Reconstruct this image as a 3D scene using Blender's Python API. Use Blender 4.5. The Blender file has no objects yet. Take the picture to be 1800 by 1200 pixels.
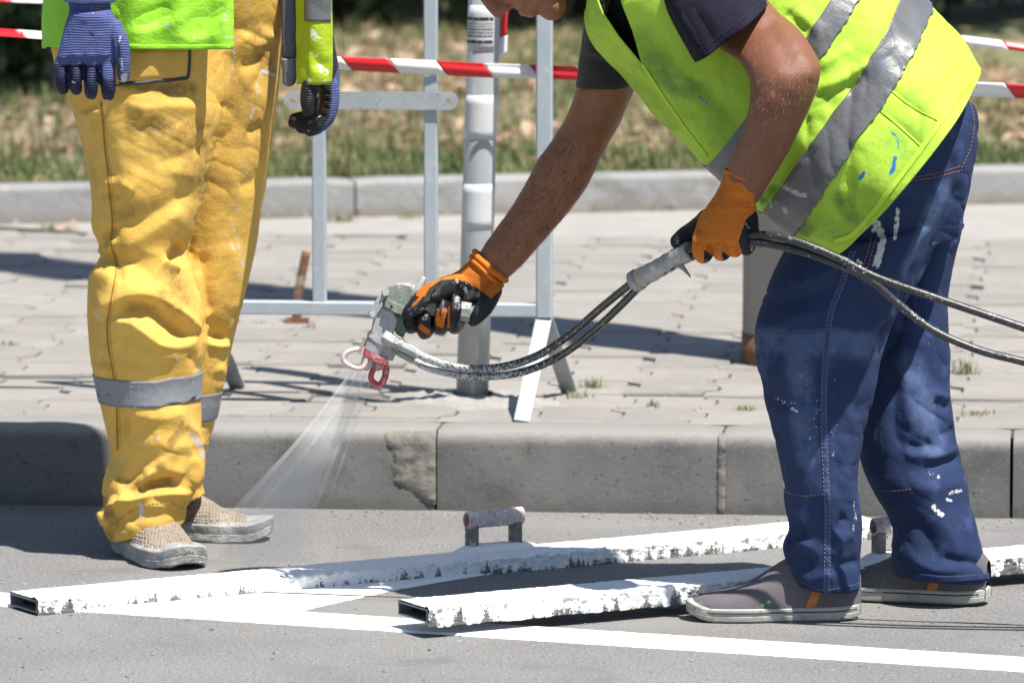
import bpy, math, random
import numpy as np
from mathutils import Vector, Matrix
from mathutils.bvhtree import BVHTree

random.seed(7)
rng = np.random.default_rng(7)
S = bpy.context.scene
COL = S.collection

# ------------------------------------------------------------------ camera, sky, sun, exposure
FPX, CAMH = 10500.0, 1.6
PITCH = math.atan(1228.0 / FPX)
cam_data = bpy.data.cameras.new('camera')
cam = bpy.data.objects.new('camera', cam_data)
COL.objects.link(cam)
cam.location = (0, 0, CAMH)
cam.rotation_euler = (math.pi / 2 - PITCH, 0, 0)
cam_data.sensor_fit = 'HORIZONTAL'
cam_data.sensor_width = 36.0
cam_data.lens = 36.0 * FPX / 1800.0
cam_data.clip_end = 600.0
cam_data.dof.use_dof = True
cam_data.dof.focus_distance = 9.85
cam_data.dof.aperture_fstop = 7.6
S.camera = cam

SUN = Vector((0.292, -0.317, 0.902)).normalized()
world = bpy.data.worlds.new('World')
S.world = world
world.use_nodes = True
wn = world.node_tree
sky = wn.nodes.new('ShaderNodeTexSky')
sky.sky_type = 'NISHITA'
sky.sun_disc = False
sky.sun_elevation = math.asin(SUN.z)
sky.sun_rotation = math.atan2(SUN.x, SUN.y)
sky.air_density = 1.0
sky.dust_density = 0.6
sky.ozone_density = 1.5
wn.links.new(sky.outputs[0], wn.nodes['Background'].inputs[0])
wn.nodes['Background'].inputs[1].default_value = 0.075
sun_data = bpy.data.lights.new('sun', 'SUN')
sun_data.energy = 5.0
sun_data.angle = math.radians(0.55)
sun_data.color = (1.0, 0.955, 0.88)
sun = bpy.data.objects.new('sun', sun_data)
COL.objects.link(sun)
sun.location = (3, -3, 8)
sun.rotation_euler = SUN.to_track_quat('Z', 'Y').to_euler()
S.view_settings.view_transform = 'Standard'
S.view_settings.look = 'None'
S.view_settings.gamma = 1.0
S.view_settings.exposure = 1.0
S.view_settings.use_curve_mapping = False
S.render.engine = 'CYCLES'
S.cycles.max_bounces = 6
S.cycles.volume_bounces = 1
S.cycles.volume_step_rate = 1.0

# ------------------------------------------------------------------ projection helpers (photo pixels, 1800 x 1200)
CAM = np.array((0.0, 0.0, CAMH))
R_ = np.array((1.0, 0, 0))
U_ = np.array((0, math.sin(PITCH), math.cos(PITCH)))
F_ = np.array((0, math.cos(PITCH), -math.sin(PITCH)))

def ray(px, py):
    return R_ * ((px - 900) / FPX) + U_ * (-(py - 600) / FPX) + F_

YOFF = 0.0
def at(px, py, Y):
    Y = Y + YOFF
    d = ray(px, py)
    return CAM + d * (Y / d[1])

def gnd(px, py, z=0.0):
    d = ray(px, py)
    return CAM + d * ((z - CAMH) / d[2])

def project(V):
    P = np.asarray(V, float).reshape(-1, 3) - CAM
    zc = P @ F_
    return 900 + FPX * (P @ R_) / zc, 600 - FPX * (P @ U_) / zc

def vnoise(P, scale, seed=0):
    """smooth value noise in -1..1 for an array of points"""
    P = np.asarray(P, float) * scale + seed * 17.31
    i = np.floor(P).astype(np.int64)
    f = P - i
    f = f * f * (3 - 2 * f)
    out = np.zeros(len(P))
    for dx in (0, 1):
        for dy in (0, 1):
            for dz in (0, 1):
                h = (i[:, 0] + dx) * 374761393 + (i[:, 1] + dy) * 668265263 + (i[:, 2] + dz) * 2147483647 + seed * 974711
                h = (h ^ (h >> 13)) * 1274126177
                h = (h ^ (h >> 16)) & 0xFFFF
                w = (f[:, 0] if dx else 1 - f[:, 0]) * (f[:, 1] if dy else 1 - f[:, 1]) * (f[:, 2] if dz else 1 - f[:, 2])
                out += w * (h / 32767.5 - 1)
    return out

# ------------------------------------------------------------------ mesh helpers
class MB:
    def __init__(self):
        self.v, self.f, self.m, self.n = [], [], [], 0

    def add(self, V, F, mi=0):
        V = np.asarray(V, float).reshape(-1, 3)
        o = self.n
        self.v.append(V)
        self.n += len(V)
        for q in F:
            self.f.append([int(i) + o for i in q])
            self.m.append(mi)
        return self

    def box(self, lo, hi, M=None, mi=0):
        (x0, y0, z0), (x1, y1, z1) = lo, hi
        V = np.array([(x0, y0, z0), (x1, y0, z0), (x1, y1, z0), (x0, y1, z0), (x0, y0, z1), (x1, y0, z1), (x1, y1, z1), (x0, y1, z1)], float)
        if M is not None:
            V = xf(M, V)
        return self.add(V, [(0, 3, 2, 1), (4, 5, 6, 7), (0, 1, 5, 4), (1, 2, 6, 5), (2, 3, 7, 6), (3, 0, 4, 7)], mi)

    def grid(self, G, closed=False, cap0=False, cap1=False, mi=0):
        """G: n x m x 3 array of rings; closed rings are turned so that their faces look outwards"""
        n, m = G.shape[:2]
        F = []
        if closed:
            c = G.mean(1, keepdims=True)
            e1, e2 = np.roll(G[:-1], -1, 1) - G[:-1], G[1:] - G[:-1]
            if (np.cross(e1, e2) * (G[:-1] - c[:-1])).sum() < 0:
                G = G[:, ::-1]
        mm = m if closed else m - 1
        for i in range(n - 1):
            for j in range(mm):
                k = (j + 1) % m
                F.append((i * m + j, i * m + k, (i + 1) * m + k, (i + 1) * m + j))
        V = G.reshape(-1, 3)
        if cap0 or cap1:
            V = list(V)
            if cap0:
                V.append(G[0].mean(0)); c = len(V) - 1
                F += [(j, c, (j + 1) % m) for j in range(m)]
            if cap1:
                V.append(G[-1].mean(0)); c = len(V) - 1
                b = (n - 1) * m
                F += [(b + j, b + (j + 1) % m, c) for j in range(m)]
        return self.add(V, F, mi)

    def tube(self, path, r, seg=12, round_ends=True, sq=None, mi=0, caps=True):
        return self.grid(tube_rings(path, r, seg, round_ends, sq), True, caps, caps, mi)

    def ball(self, c, rad, M=None, nu=12, nv=16):
        G = []
        for i in range(nu + 1):
            t = math.pi * (0.02 + 0.96 * i / nu)
            G.append([(math.sin(t) * math.cos(a), math.sin(t) * math.sin(a), math.cos(t)) for a in np.linspace(0, 2 * math.pi, nv, endpoint=False)])
        G = np.array(G) * np.array(rad) + np.array(c)
        if M is not None:
            G = xf(M, G.reshape(-1, 3)).reshape(G.shape)
        return self.grid(G, True, True, True)

    def mesh(self, name):
        me = bpy.data.meshes.new(name)
        V = np.concatenate(self.v) if self.v else np.zeros((0, 3))
        me.from_pydata([tuple(p) for p in V], [], self.f)
        if any(self.m):
            me.polygons.foreach_set('material_index', self.m)
        me.update()
        return me

def xf(M, V):
    M = np.array(M)
    return np.asarray(V, float) @ M[:3, :3].T + M[:3, 3]

def crom(P, n):
    """Catmull-Rom resampling of an array of rows to n rows (chord-length parameter)"""
    P = np.asarray(P, float)
    k = min(3, P.shape[1])
    d = np.linalg.norm(np.diff(P[:, :k], axis=0), axis=1) ** 0.5 + 1e-9
    t = np.concatenate(([0], np.cumsum(d)))
    tt = np.linspace(0, t[-1], n)
    out = np.zeros((n, P.shape[1]))
    m = np.zeros_like(P)
    for i in range(len(P)):
        a, b = max(i - 1, 0), min(i + 1, len(P) - 1)
        m[i] = (P[b] - P[a]) / (t[b] - t[a])
    idx = np.clip(np.searchsorted(t, tt, side='right') - 1, 0, len(P) - 2)
    h = t[idx + 1] - t[idx]
    s = ((tt - t[idx]) / h)[:, None]
    h = h[:, None]
    out = (2 * s**3 - 3 * s**2 + 1) * P[idx] + (s**3 - 2 * s**2 + s) * h * m[idx] + (-2 * s**3 + 3 * s**2) * P[idx + 1] + (s**3 - s**2) * h * m[idx + 1]
    return out

def tube_rings(path, r, seg=12, round_ends=True, sq=None):
    P = np.asarray(path, float)
    n = len(P)
    r = np.full(n, r, float) if np.isscalar(r) else np.asarray(r, float)
    if len(r) != n: r = np.interp(np.linspace(0, 1, n), np.linspace(0, 1, len(r)), r)
    T = np.gradient(P, axis=0)
    T /= np.linalg.norm(T, axis=1)[:, None] + 1e-12
    if round_ends:
        hs = [0.97, 0.8, 0.45]
        pre = [(P[0] - T[0] * r[0] * h, r[0] * math.sqrt(1 - h * h)) for h in hs]
        post = [(P[-1] + T[-1] * r[-1] * h, r[-1] * math.sqrt(1 - h * h)) for h in reversed(hs)]
        P = np.array([p for p, _ in pre] + list(P) + [p for p, _ in post])
        r = np.array([q for _, q in pre] + list(r) + [q for _, q in post])
        T = np.concatenate(([T[0]] * 3, T, [T[-1]] * 3))
    up = np.array((0, 0, 1.0)) if abs(T[0][2]) < 0.9 else np.array((0, 1.0, 0))
    rings = []
    N = np.cross(T[0], up); N /= np.linalg.norm(N)
    A = np.linspace(0, 2 * math.pi, seg, endpoint=False)
    if sq:
        A = A + math.pi / seg
    for i in range(len(P)):
        N = N - T[i] * (N @ T[i]); N /= np.linalg.norm(N)
        B = np.cross(T[i], N)
        rings.append(P[i] + r[i] * (np.cos(A)[:, None] * N + np.sin(A)[:, None] * B))
    return np.array(rings)

def path3(pts, n=None):
    """pts: (px, py, Y[, r]) -> resampled world path, radii"""
    W = np.array([list(at(p[0], p[1], p[2])) + ([p[3]] if len(p) > 3 else [0]) for p in pts])
    if n:
        W = crom(W, n)
    return W[:, :3], W[:, 3]

def loft_world(C, A, D, n, m, pw=1.0):
    """rings: centre + A cos + D sin"""
    C, A, D = (np.asarray(x, float) for x in (C, A, D))
    X = crom(np.concatenate((C, A, D), 1), n)
    th = np.linspace(0, 2 * math.pi, m, endpoint=False)
    c, s = np.cos(th), np.sin(th)
    c = np.sign(c) * np.abs(c) ** pw
    s = np.sign(s) * np.abs(s) ** pw
    return X[:, None, :3] + c[None, :, None] * X[:, None, 3:6] + s[None, :, None] * X[:, None, 6:9]

def loft(sec, n, m=48, pw=1.0, shrink=1.0):
    """sec: (ax, ay, bx, by, Yc, ry): silhouette end points in the photo, depth of the middle, half depth"""
    C, A, D = [], [], []
    for ax, ay, bx, by, Yc, ry in sec:
        a, b = at(ax, ay, Yc), at(bx, by, Yc)
        C.append((a + b) / 2); A.append((b - a) / 2 * shrink); D.append((0, ry * shrink, 0))
    return loft_world(C, A, D, n, m, pw)

def wm(o):
    W = Matrix.LocRotScale(o.location, o.rotation_euler, o.scale)
    return W if o.parent is None else wm(o.parent) @ o.matrix_parent_inverse @ W

def adopt(o, parent):
    o.parent = parent
    o.matrix_parent_inverse = wm(parent).inverted()

def put(name, me, mat=None, parent=None, smooth=True, loc=None):
    """link a mesh (world coordinates) as one object; loc moves its origin to the thing's base"""
    if isinstance(me, MB):
        me = me.mesh(name)
    me.name = name
    if loc is not None:
        loc = Vector(loc)
        me.transform(Matrix.Translation(-loc))
    o = bpy.data.objects.new(name, me)
    COL.objects.link(o)
    if loc is not None:
        o.location = loc
    for mm in (mat if isinstance(mat, (list, tuple)) else [mat] if mat else []):
        me.materials.append(mm)
    if smooth and len(me.polygons):
        me.polygons.foreach_set('use_smooth', [True] * len(me.polygons))
    if parent is not None:
        adopt(o, parent)
    return o

def sharp(o, deg=35):
    o.data.set_sharp_from_angle(angle=math.radians(deg))
    return o

def root(name, loc, label, cat, group=None):
    o = bpy.data.objects.new(name, None)
    COL.objects.link(o)
    o.empty_display_size = 0.1
    o.location = Vector(loc)
    return tag(o, label, cat, group)

def tag(o, label=None, cat=None, group=None, kind=None):
    if label: o['label'] = label
    if cat: o['category'] = cat
    if group: o['group'] = group
    if kind: o['kind'] = kind
    return o

def evaluated(me, mods):
    o = bpy.data.objects.new('work', me)
    COL.objects.link(o)
    for typ, props in mods:
        md = o.modifiers.new(typ, typ)
        for k, v in props.items():
            setattr(md, k, v)
    dg = bpy.context.evaluated_depsgraph_get()
    out = bpy.data.meshes.new_from_object(o.evaluated_get(dg), depsgraph=dg)
    bpy.data.objects.remove(o)
    return out

def remesh(mb, voxel, smooth=4, fac=0.5):
    return evaluated(mb.mesh('work'), [('REMESH', dict(mode='VOXEL', voxel_size=voxel)), ('SMOOTH', dict(factor=fac, iterations=smooth))])

def getV(me):
    V = np.zeros(len(me.vertices) * 3); me.vertices.foreach_get('co', V)
    return V.reshape(-1, 3)

def getN(me):
    N = np.zeros(len(me.vertices) * 3); me.vertex_normals.foreach_get('vector', N)
    return N.reshape(-1, 3)

def setV(me, V):
    me.vertices.foreach_set('co', np.asarray(V, float).ravel()); me.update()

def sstep(x, a, b):
    t = np.clip((x - a) / (b - a + 1e-12), 0, 1)
    return t * t * (3 - 2 * t)

def polydist(px, py, pts):
    """distance (photo px), signed side, parameter 0..1 to a polyline"""
    best = np.full(len(px), 1e9); side = np.zeros(len(px)); par = np.zeros(len(px))
    P = np.asarray(pts, float)
    L = np.linalg.norm(np.diff(P, axis=0), axis=1); cum = np.concatenate(([0], np.cumsum(L)))
    for i in range(len(P) - 1):
        d = P[i + 1] - P[i]
        t = np.clip(((px - P[i, 0]) * d[0] + (py - P[i, 1]) * d[1]) / (d @ d + 1e-9), 0, 1)
        qx, qy = px - P[i, 0] - t * d[0], py - P[i, 1] - t * d[1]
        dd = np.hypot(qx, qy)
        s = np.sign(d[0] * qy - d[1] * qx)
        k = dd < best
        best[k] = dd[k]; side[k] = s[k]; par[k] = ((cum[i] + t * L[i]) / cum[-1])[k]
    return best, side, par

SHARP = 1.5
def sculpt(me, strokes):
    """push the camera-facing cloth in (-) or out (+) along its normal by crease strokes: (points, height in m, width px[, width on the other side])"""
    V, N = getV(me), getN(me)
    px, py = project(V)
    view = CAM - V; view /= np.linalg.norm(view, axis=1)[:, None]
    face = sstep((N * view).sum(1), 0.0, 0.35)
    disp = np.zeros(len(V))
    for st in strokes:
        pts, h, w = st[0], st[1], st[2]
        w2 = st[3] if len(st) > 3 else w
        lo = np.min(pts, 0) - 3 * max(w, w2); hi = np.max(pts, 0) + 3 * max(w, w2)
        k = np.where((px > lo[0]) & (px < hi[0]) & (py > lo[1]) & (py < hi[1]) & (face > 0))[0]
        if not len(k):
            continue
        pp = crom(np.array(pts, float), max(12, 5 * len(pts))) if len(pts) > 2 else np.array(pts, float)
        d, s, t = polydist(px[k], py[k], pp)
        ww = np.where(s > 0, w, w2)
        disp[k] += h * np.exp(-(d / ww) ** SHARP) * (0.25 + 0.75 * sstep(np.minimum(t, 1 - t), 0, 0.18))
    setV(me, V + N * (disp * face)[:, None])

def wrinkle(me, amps):
    """cloth unevenness: (amplitude m, scale vector, seed)"""
    V, N = getV(me), getN(me)
    d = np.zeros(len(V))
    for a, sc, seed in amps:
        d += a * vnoise(V * np.array(sc), 1.0, seed)
    setV(me, V + N * d[:, None])

def creases(me, amp, sc, seed, shear=0.0, mask=1.2, pw=5):
    """thin sharp creases in patches, drawn out along one direction"""
    V, N = getV(me), getN(me)
    Q = V.copy(); Q[:, 2] += shear * V[:, 0] + 0.012 * vnoise(V, 14, seed + 5)
    r = (1 - np.abs(vnoise(Q * np.array(sc), 1.0, seed))) ** pw
    r2 = (1 - np.abs(vnoise(Q * np.array(sc) * 1.9, 1.0, seed + 1))) ** pw
    m = sstep(vnoise(V * np.array((7, 7, 5)), 1.0, seed + 2), -0.25, 0.55)
    setV(me, V - N * (amp * (r + 0.5 * r2) * m)[:, None])

def attr(me, name, vals):
    a = me.attributes.new(name, 'FLOAT', 'POINT')
    a.data.foreach_set('value', np.asarray(vals, float))

def inpoly(px, py, poly):
    r = np.zeros(len(px), bool)
    n = len(poly)
    for i in range(n):
        x0, y0 = poly[i]; x1, y1 = poly[(i + 1) % n]
        c = ((y0 > py) != (y1 > py)) & (px < (x1 - x0) * (py - y0) / (y1 - y0 + 1e-9) + x0)
        r ^= c
    return r

def strokes_attr(me, name, strokes, base=0.0):
    """wet-paint and dirt marks as a surface attribute: (points, width px, strength)"""
    V, N = getV(me), getN(me)
    px, py = project(V)
    view = CAM - V
    ok = (N * view).sum(1) > 0
    val = np.full(len(V), base)
    for pts, w, s in strokes:
        P = np.array(pts, float)
        if len(P) == 1:
            d = np.hypot(px - P[0, 0], py - P[0, 1])
        else:
            d, _, _ = polydist(px, py, P)
        val = np.where(ok, np.maximum(val, s * (1 - sstep(d, 0.25 * w, w))), val)
    attr(me, name, val)

class Surf:
    """ray casts from the camera's place onto a finished surface, to lay seams, pockets and tapes on it"""
    def __init__(self, o):
        me = o.data
        me.calc_loop_triangles()
        V = getV(me) + np.array(o.location if o.parent is None else (0, 0, 0))
        T = np.zeros(len(me.loop_triangles) * 3, np.int32); me.loop_triangles.foreach_get('vertices', T)
        self.b = BVHTree.FromPolygons([tuple(v) for v in V], [tuple(t) for t in T.reshape(-1, 3)])

    def hit(self, px, py, off=0.001):
        d = Vector(ray(px, py)).normalized()
        loc, n, i, dist = self.b.ray_cast(Vector(CAM), d)
        if loc is None:
            return None
        if n.dot(d) > 0: n = -n
        return np.array(loc + n * off), np.array(n)

    def hits(self, pts, n, off=0.001):
        P = crom(np.array(pts, float), n)
        return [h for h in (self.hit(x, y, off) for x, y in P) if h is not None]

    def toward(self, origin, target, off):
        o, t = Vector(origin), Vector(target)
        loc, n, i, dist = self.b.ray_cast(o, (t - o).normalized())
        if loc is None:
            return None
        if n.dot(t - o) > 0: n = -n
        return np.array(loc + n * off)

def stitch(name, surf, pts, mat, parent, length=0.0045, gap=0.0025, w=0.0011, off=0.0006, raw=False):
    """a row of raised thread stitches along a line on the cloth"""
    H = surf.hits(pts, 60, off)
    P = np.array([h[0] for h in H]); N = np.array([h[1] for h in H])
    if len(P) < 3: return None
    L = np.concatenate(([0], np.cumsum(np.linalg.norm(np.diff(P, axis=0), axis=1))))
    mb = MB()
    s = 0.0
    while s + length < L[-1]:
        a = np.array([np.interp(s, L, P[:, k]) for k in range(3)]); b = np.array([np.interp(s + length, L, P[:, k]) for k in range(3)])
        n = N[np.searchsorted(L, s).clip(0, len(N) - 1)]
        t = (b - a) / (np.linalg.norm(b - a) + 1e-9); q = np.cross(t, n) * w
        if np.linalg.norm(b - a) < 3 * length:
            mb.add([a - q, b - q, b + q, a + q, (a + b) / 2 + n * w * 1.3 - q * .5, (a + b) / 2 + n * w * 1.3 + q * .5],
                   [(0, 1, 4), (1, 2, 5, 4), (2, 3, 5), (3, 0, 4, 5)])
        s += length + gap
    if raw: return mb
    return put(name, mb, mat, parent, smooth=False)

def ribbon(surf, pts, w, off=0.001, n=40, cross=5):
    """a narrow strip lying on the cloth, w in photo px"""
    P = crom(np.array(pts, float), n)
    T = np.gradient(P, axis=0); T /= np.linalg.norm(T, axis=1)[:, None]
    Q = np.stack((-T[:, 1], T[:, 0]), 1)
    G = []
    for i in range(n):
        row = [surf.hit(*(P[i] + Q[i] * w * (k / (cross - 1) - 0.5)), off) for k in range(cross)]
        if all(r is not None for r in row):
            G.append([r[0] for r in row])
    return np.array(G)

def thick(me, t, offset=-1.0):
    return evaluated(me, [('SOLIDIFY', dict(thickness=t, offset=offset))])

# ------------------------------------------------------------------ materials
def nd(nt, typ, ins=None, **props):
    n = nt.nodes.new(typ)
    for k, v in props.items(): setattr(n, k, v)
    for k, v in (ins or {}).items():
        if isinstance(v, bpy.types.NodeSocket): nt.links.new(v, n.inputs[k])
        else: n.inputs[k].default_value = v
    return n

def col4(c): return (c[0], c[1], c[2], 1.0)

def mixc(nt, fac, a, b):
    ins = {0: fac, 6: a if isinstance(a, bpy.types.NodeSocket) else col4(a), 7: b if isinstance(b, bpy.types.NodeSocket) else col4(b)}
    return nd(nt, 'ShaderNodeMix', ins, data_type='RGBA').outputs[2]

def rng01(nt, v, lo, hi, smooth=True):
    n = nd(nt, 'ShaderNodeMapRange', {0: v, 1: lo, 2: hi})
    if smooth: n.interpolation_type = 'SMOOTHSTEP'
    return n.outputs[0]

def mth(nt, op, a, b=0.0):
    return nd(nt, 'ShaderNodeMath', {0: a, 1: b}, operation=op).outputs[0]

def mat(name, c1, c2=None, scale=6.0, rough=0.8, bumps=(), layers=(), metal=0.0, spec=0.5, rand=0.0, stretch=None, weave=None, ribs=None, sheen=0.0, trans=None):
    """procedural surface: two colours by noise; layers = (kind, args, colour, roughness) of wear on top; bumps = (scale, height m)"""
    m = bpy.data.materials.new(name)
    m.use_nodes = True
    nt = m.node_tree
    b = nt.nodes['Principled BSDF']
    co = nd(nt, 'ShaderNodeTexCoord').outputs['Object']
    co0 = co
    if rand:
        oi = nd(nt, 'ShaderNodeObjectInfo').outputs['Random']
        off = nd(nt, 'ShaderNodeVectorMath', {0: oi, 1: (37.0, 91.0, 53.0)}, operation='MULTIPLY').outputs[0]
        co = nd(nt, 'ShaderNodeVectorMath', {0: co, 1: off}, operation='ADD').outputs[0]
    cs = co
    if stretch:
        cs = nd(nt, 'ShaderNodeMapping', {0: co, 3: stretch}).outputs[0]

    def noise(sc, det=4.0, ro=0.6, vec=None):
        return nd(nt, 'ShaderNodeTexNoise', {'Vector': vec if vec is not None else cs, 'Scale': sc, 'Detail': det, 'Roughness': ro}).outputs['Fac']

    colr = mixc(nt, rng01(nt, noise(scale), 0.3, 0.7), c1, c2 if c2 is not None else c1)
    rg = rough
    if rand:
        k = rng01(nt, oi, 0.0, 1.0, False)
        k = mth(nt, 'ADD', mth(nt, 'MULTIPLY', k, 2 * rand), 1 - rand)
        colr = nd(nt, 'ShaderNodeVectorMath', {0: colr, 3: k}, operation='SCALE').outputs[0]
    rh = None
    if ribs:                           # direction vector, spacing, height
        d = nd(nt, 'ShaderNodeVectorMath', {0: co, 1: ribs[0]}, operation='DOT_PRODUCT').outputs[1]
        s = mth(nt, 'SINE', mth(nt, 'MULTIPLY', mth(nt, 'ADD', d, mth(nt, 'MULTIPLY', noise(25.0, 2.0), ribs[1] * 1.5)), 2 * math.pi / ribs[1]))
        rh = (s, ribs[2] * 0.5)
        if len(ribs) > 3:
            colr = mixc(nt, mth(nt, 'MULTIPLY', rng01(nt, s, 0.1, -0.9), ribs[4]), colr, ribs[3])
    for kind, args, c, r in layers:
        if kind == 'noise':            # scale, lo, hi
            f = rng01(nt, noise(args[0], 6.0), args[1], args[2])
            if len(args) > 3: f = mth(nt, 'MULTIPLY', f, rng01(nt, noise(args[3], 3.0), args[4], args[5]))
        elif kind == 'attr':           # name, noise scale, amount
            a = nd(nt, 'ShaderNodeAttribute', attribute_name=args[0]).outputs['Fac']
            f = mth(nt, 'ADD', a, mth(nt, 'MULTIPLY', mth(nt, 'SUBTRACT', noise(args[1], 5.0, 0.7), 0.5), args[2]))
            f = rng01(nt, f, 0.42, 0.58)
        elif kind == 'soft':           # name, noise scale, amount: gradual tint
            a = nd(nt, 'ShaderNodeAttribute', attribute_name=args[0]).outputs['Fac']
            f = mth(nt, 'MULTIPLY', a, mth(nt, 'ADD', 0.5 + args[2], mth(nt, 'MULTIPLY', mth(nt, 'SUBTRACT', noise(args[1], 5.0, 0.7), 0.5), 5 * args[2])))
            f = rng01(nt, f, 0.08, 0.85)
        elif kind == 'spots':          # voronoi flecks: scale, radius, mask scale, lo, hi
            v = nd(nt, 'ShaderNodeTexVoronoi', {'Vector': co, 'Scale': args[0], 'Randomness': 1.0}).outputs['Distance']
            f = mth(nt, 'MULTIPLY', rng01(nt, v, args[1], args[1] * 0.6), rng01(nt, noise(args[2], 2.0), args[3], args[4]))
        elif kind == 'height':         # object z from..to
            z = nd(nt, 'ShaderNodeSeparateXYZ', {0: co0}).outputs[2]
            f = rng01(nt, mth(nt, 'ADD', z, mth(nt, 'MULTIPLY', mth(nt, 'SUBTRACT', noise(args[2]), 0.5), args[3])), args[0], args[1])
        colr = mixc(nt, f, colr, c)
        if r is not None:
            rg = nd(nt, 'ShaderNodeMix', {0: f, 2: rg, 3: r}, data_type='FLOAT').outputs[0]
    norm = None
    hs = [(noise(sc, 5.0, 0.6), h) for sc, h in bumps]
    if weave:                          # diagonal twill: scale, height
        w = nd(nt, 'ShaderNodeTexWave', {'Vector': co, 'Scale': weave[0], 'Distortion': 1.0}, bands_direction='DIAGONAL').outputs['Fac']
        hs.append((w, weave[1]))
    if rh: hs.append(rh)
    for f, h in hs:
        n = nd(nt, 'ShaderNodeBump', {'Strength': 1.0, 'Distance': h, 'Height': f})
        if norm is not None: nt.links.new(norm, n.inputs['Normal'])
        norm = n.outputs[0]
    for sock, v in (('Base Color', colr), ('Roughness', rg)):
        if isinstance(v, bpy.types.NodeSocket): nt.links.new(v, b.inputs[sock])
        else: b.inputs[sock].default_value = v
    b.inputs['Metallic'].default_value = metal
    b.inputs['Specular IOR Level'].default_value = spec
    if sheen: b.inputs['Sheen Weight'].default_value = sheen
    if norm is not None: nt.links.new(norm, b.inputs['Normal'])
    if trans:                          # thin cloth, leaf or film lets some light through
        t = nd(nt, 'ShaderNodeBsdfTranslucent', {'Color': colr})
        mx = nd(nt, 'ShaderNodeMixShader', {0: trans, 1: b.outputs[0], 2: t.outputs[0]})
        nt.links.new(mx.outputs[0], nt.nodes['Material Output'].inputs[0])
    return m
# ------------------------------------------------------------------ the setting: ground, road, kerb, pavement, verge
WHITE = (0.80, 0.80, 0.79)
m_asphalt = mat('asphalt', (0.150, 0.147, 0.145), (0.185, 0.182, 0.180), 2.2, 0.88,
    bumps=((170, 0.0030), (420, 0.0016)),
    layers=(('noise', (190, 0.53, 0.63), (0.27, 0.266, 0.262), None), ('noise', (150, 0.45, 0.36), (0.085, 0.084, 0.084), None), ('noise', (330, 0.60, 0.70), (0.29, 0.285, 0.28), None),
            ('noise', (5, 0.54, 0.72), (0.145, 0.142, 0.140), None), ('noise', (1.6, 0.52, 0.70), (0.20, 0.195, 0.188), None), ('spots', (17, 0.07, 3, 0.5, 0.6), (0.42, 0.42, 0.41), None), ('spots', (13, 0.06, 2.3, 0.53, 0.6), (0.035, 0.035, 0.035), None)), spec=0.3)
m_earth = mat('earth', (0.13, 0.105, 0.075), (0.085, 0.075, 0.05), 4, 0.95, bumps=((30, 0.02),),
    layers=(('noise', (2.2, 0.5, 0.68), (0.075, 0.09, 0.035), None),))
m_verge = mat('dry_soil', (0.215, 0.17, 0.12), (0.135, 0.115, 0.078), 7, 0.95, bumps=((40, 0.02),),
    layers=(('noise', (1.9, 0.46, 0.62), (0.13, 0.14, 0.055), None), ('noise', (26, 0.58, 0.66), (0.40, 0.31, 0.22), None)))
m_kerb = mat('kerb_concrete', (0.096, 0.096, 0.098), (0.127, 0.126, 0.125), 5, 0.92, bumps=((160, 0.0007), (30, 0.0015)), rand=0.05,
    layers=(('noise', (9, 0.50, 0.75), (0.066, 0.066, 0.068), None), ('noise', (3.1, 0.52, 0.70), (0.150, 0.147, 0.140), None), ('noise', (140, 0.58, 0.70), (0.155, 0.153, 0.15), None), ('spots', (60, 0.10, 7, 0.5, 0.6), (0.22, 0.22, 0.21), None),
            ('noise', (120, 0.40, 0.30), (0.042, 0.042, 0.042), None), ('height', (0.035, -0.01, 22, 0.05), (0.085, 0.083, 0.077), None), ('height', (0.125, 0.150, 30, 0.02), (0.20, 0.193, 0.182), None)))  # last layer puts the sun on the top edge into a paler colour
m_paver = mat('paver_concrete', (0.226, 0.209, 0.190), (0.195, 0.184, 0.170), 9, 0.92, bumps=((130, 0.0014), (45, 0.002)), rand=0.10,
    layers=(('noise', (11, 0.55, 0.72), (0.25, 0.217, 0.184), None), ('noise', (150, 0.60, 0.70), (0.29, 0.277, 0.255), None),
            ('noise', (17, 0.62, 0.74), (0.155, 0.151, 0.144), None), ('noise', (90, 0.40, 0.30), (0.16, 0.155, 0.147), None)))
m_sand = mat('joint_sand', (0.15, 0.142, 0.125), (0.05, 0.046, 0.04), 6, 0.95, bumps=((150, 0.003),))
m_mortar = mat('mortar', (0.185, 0.168, 0.15), (0.145, 0.138, 0.128), 18, 0.95, bumps=((130, 0.002), (300, 0.0008)),
    layers=(('noise', (36, 0.60, 0.70), (0.10, 0.098, 0.094), None),))
m_rubble = mat('cement_rubble', (0.29, 0.28, 0.26), (0.23, 0.223, 0.21), 30, 0.95, bumps=((190, 0.003),))
m_paint = mat('road_paint', WHITE, (0.76, 0.76, 0.755), 30, 0.7, bumps=((420, 0.0016), (1000, 0.0008)),
    layers=(('noise', (600, 0.30, 0.22), (0.35, 0.35, 0.35), None),))
m_paint_edge = mat('overspray', WHITE, None, 30, 0.8, bumps=((420, 0.0016),))
m_grass = mat('grass_blade', (0.075, 0.125, 0.036), (0.19, 0.19, 0.085), 1.6, 0.7, trans=0.3)
m_drygrass = mat('dry_grass_blade', (0.42, 0.34, 0.20), (0.26, 0.21, 0.11), 3, 0.8, trans=0.25)
m_leaf_dry = mat('dry_leaf', (0.32, 0.215, 0.135), (0.21, 0.13, 0.08), 9, 0.8, rand=0.25, trans=0.2)
m_leaf = mat('leaf', (0.035, 0.062, 0.022), (0.075, 0.11, 0.035), 4, 0.55, trans=0.25)
m_bark = mat('bark', (0.12, 0.095, 0.07), (0.07, 0.055, 0.042), 12, 0.95, bumps=((40, 0.02),))

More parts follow.
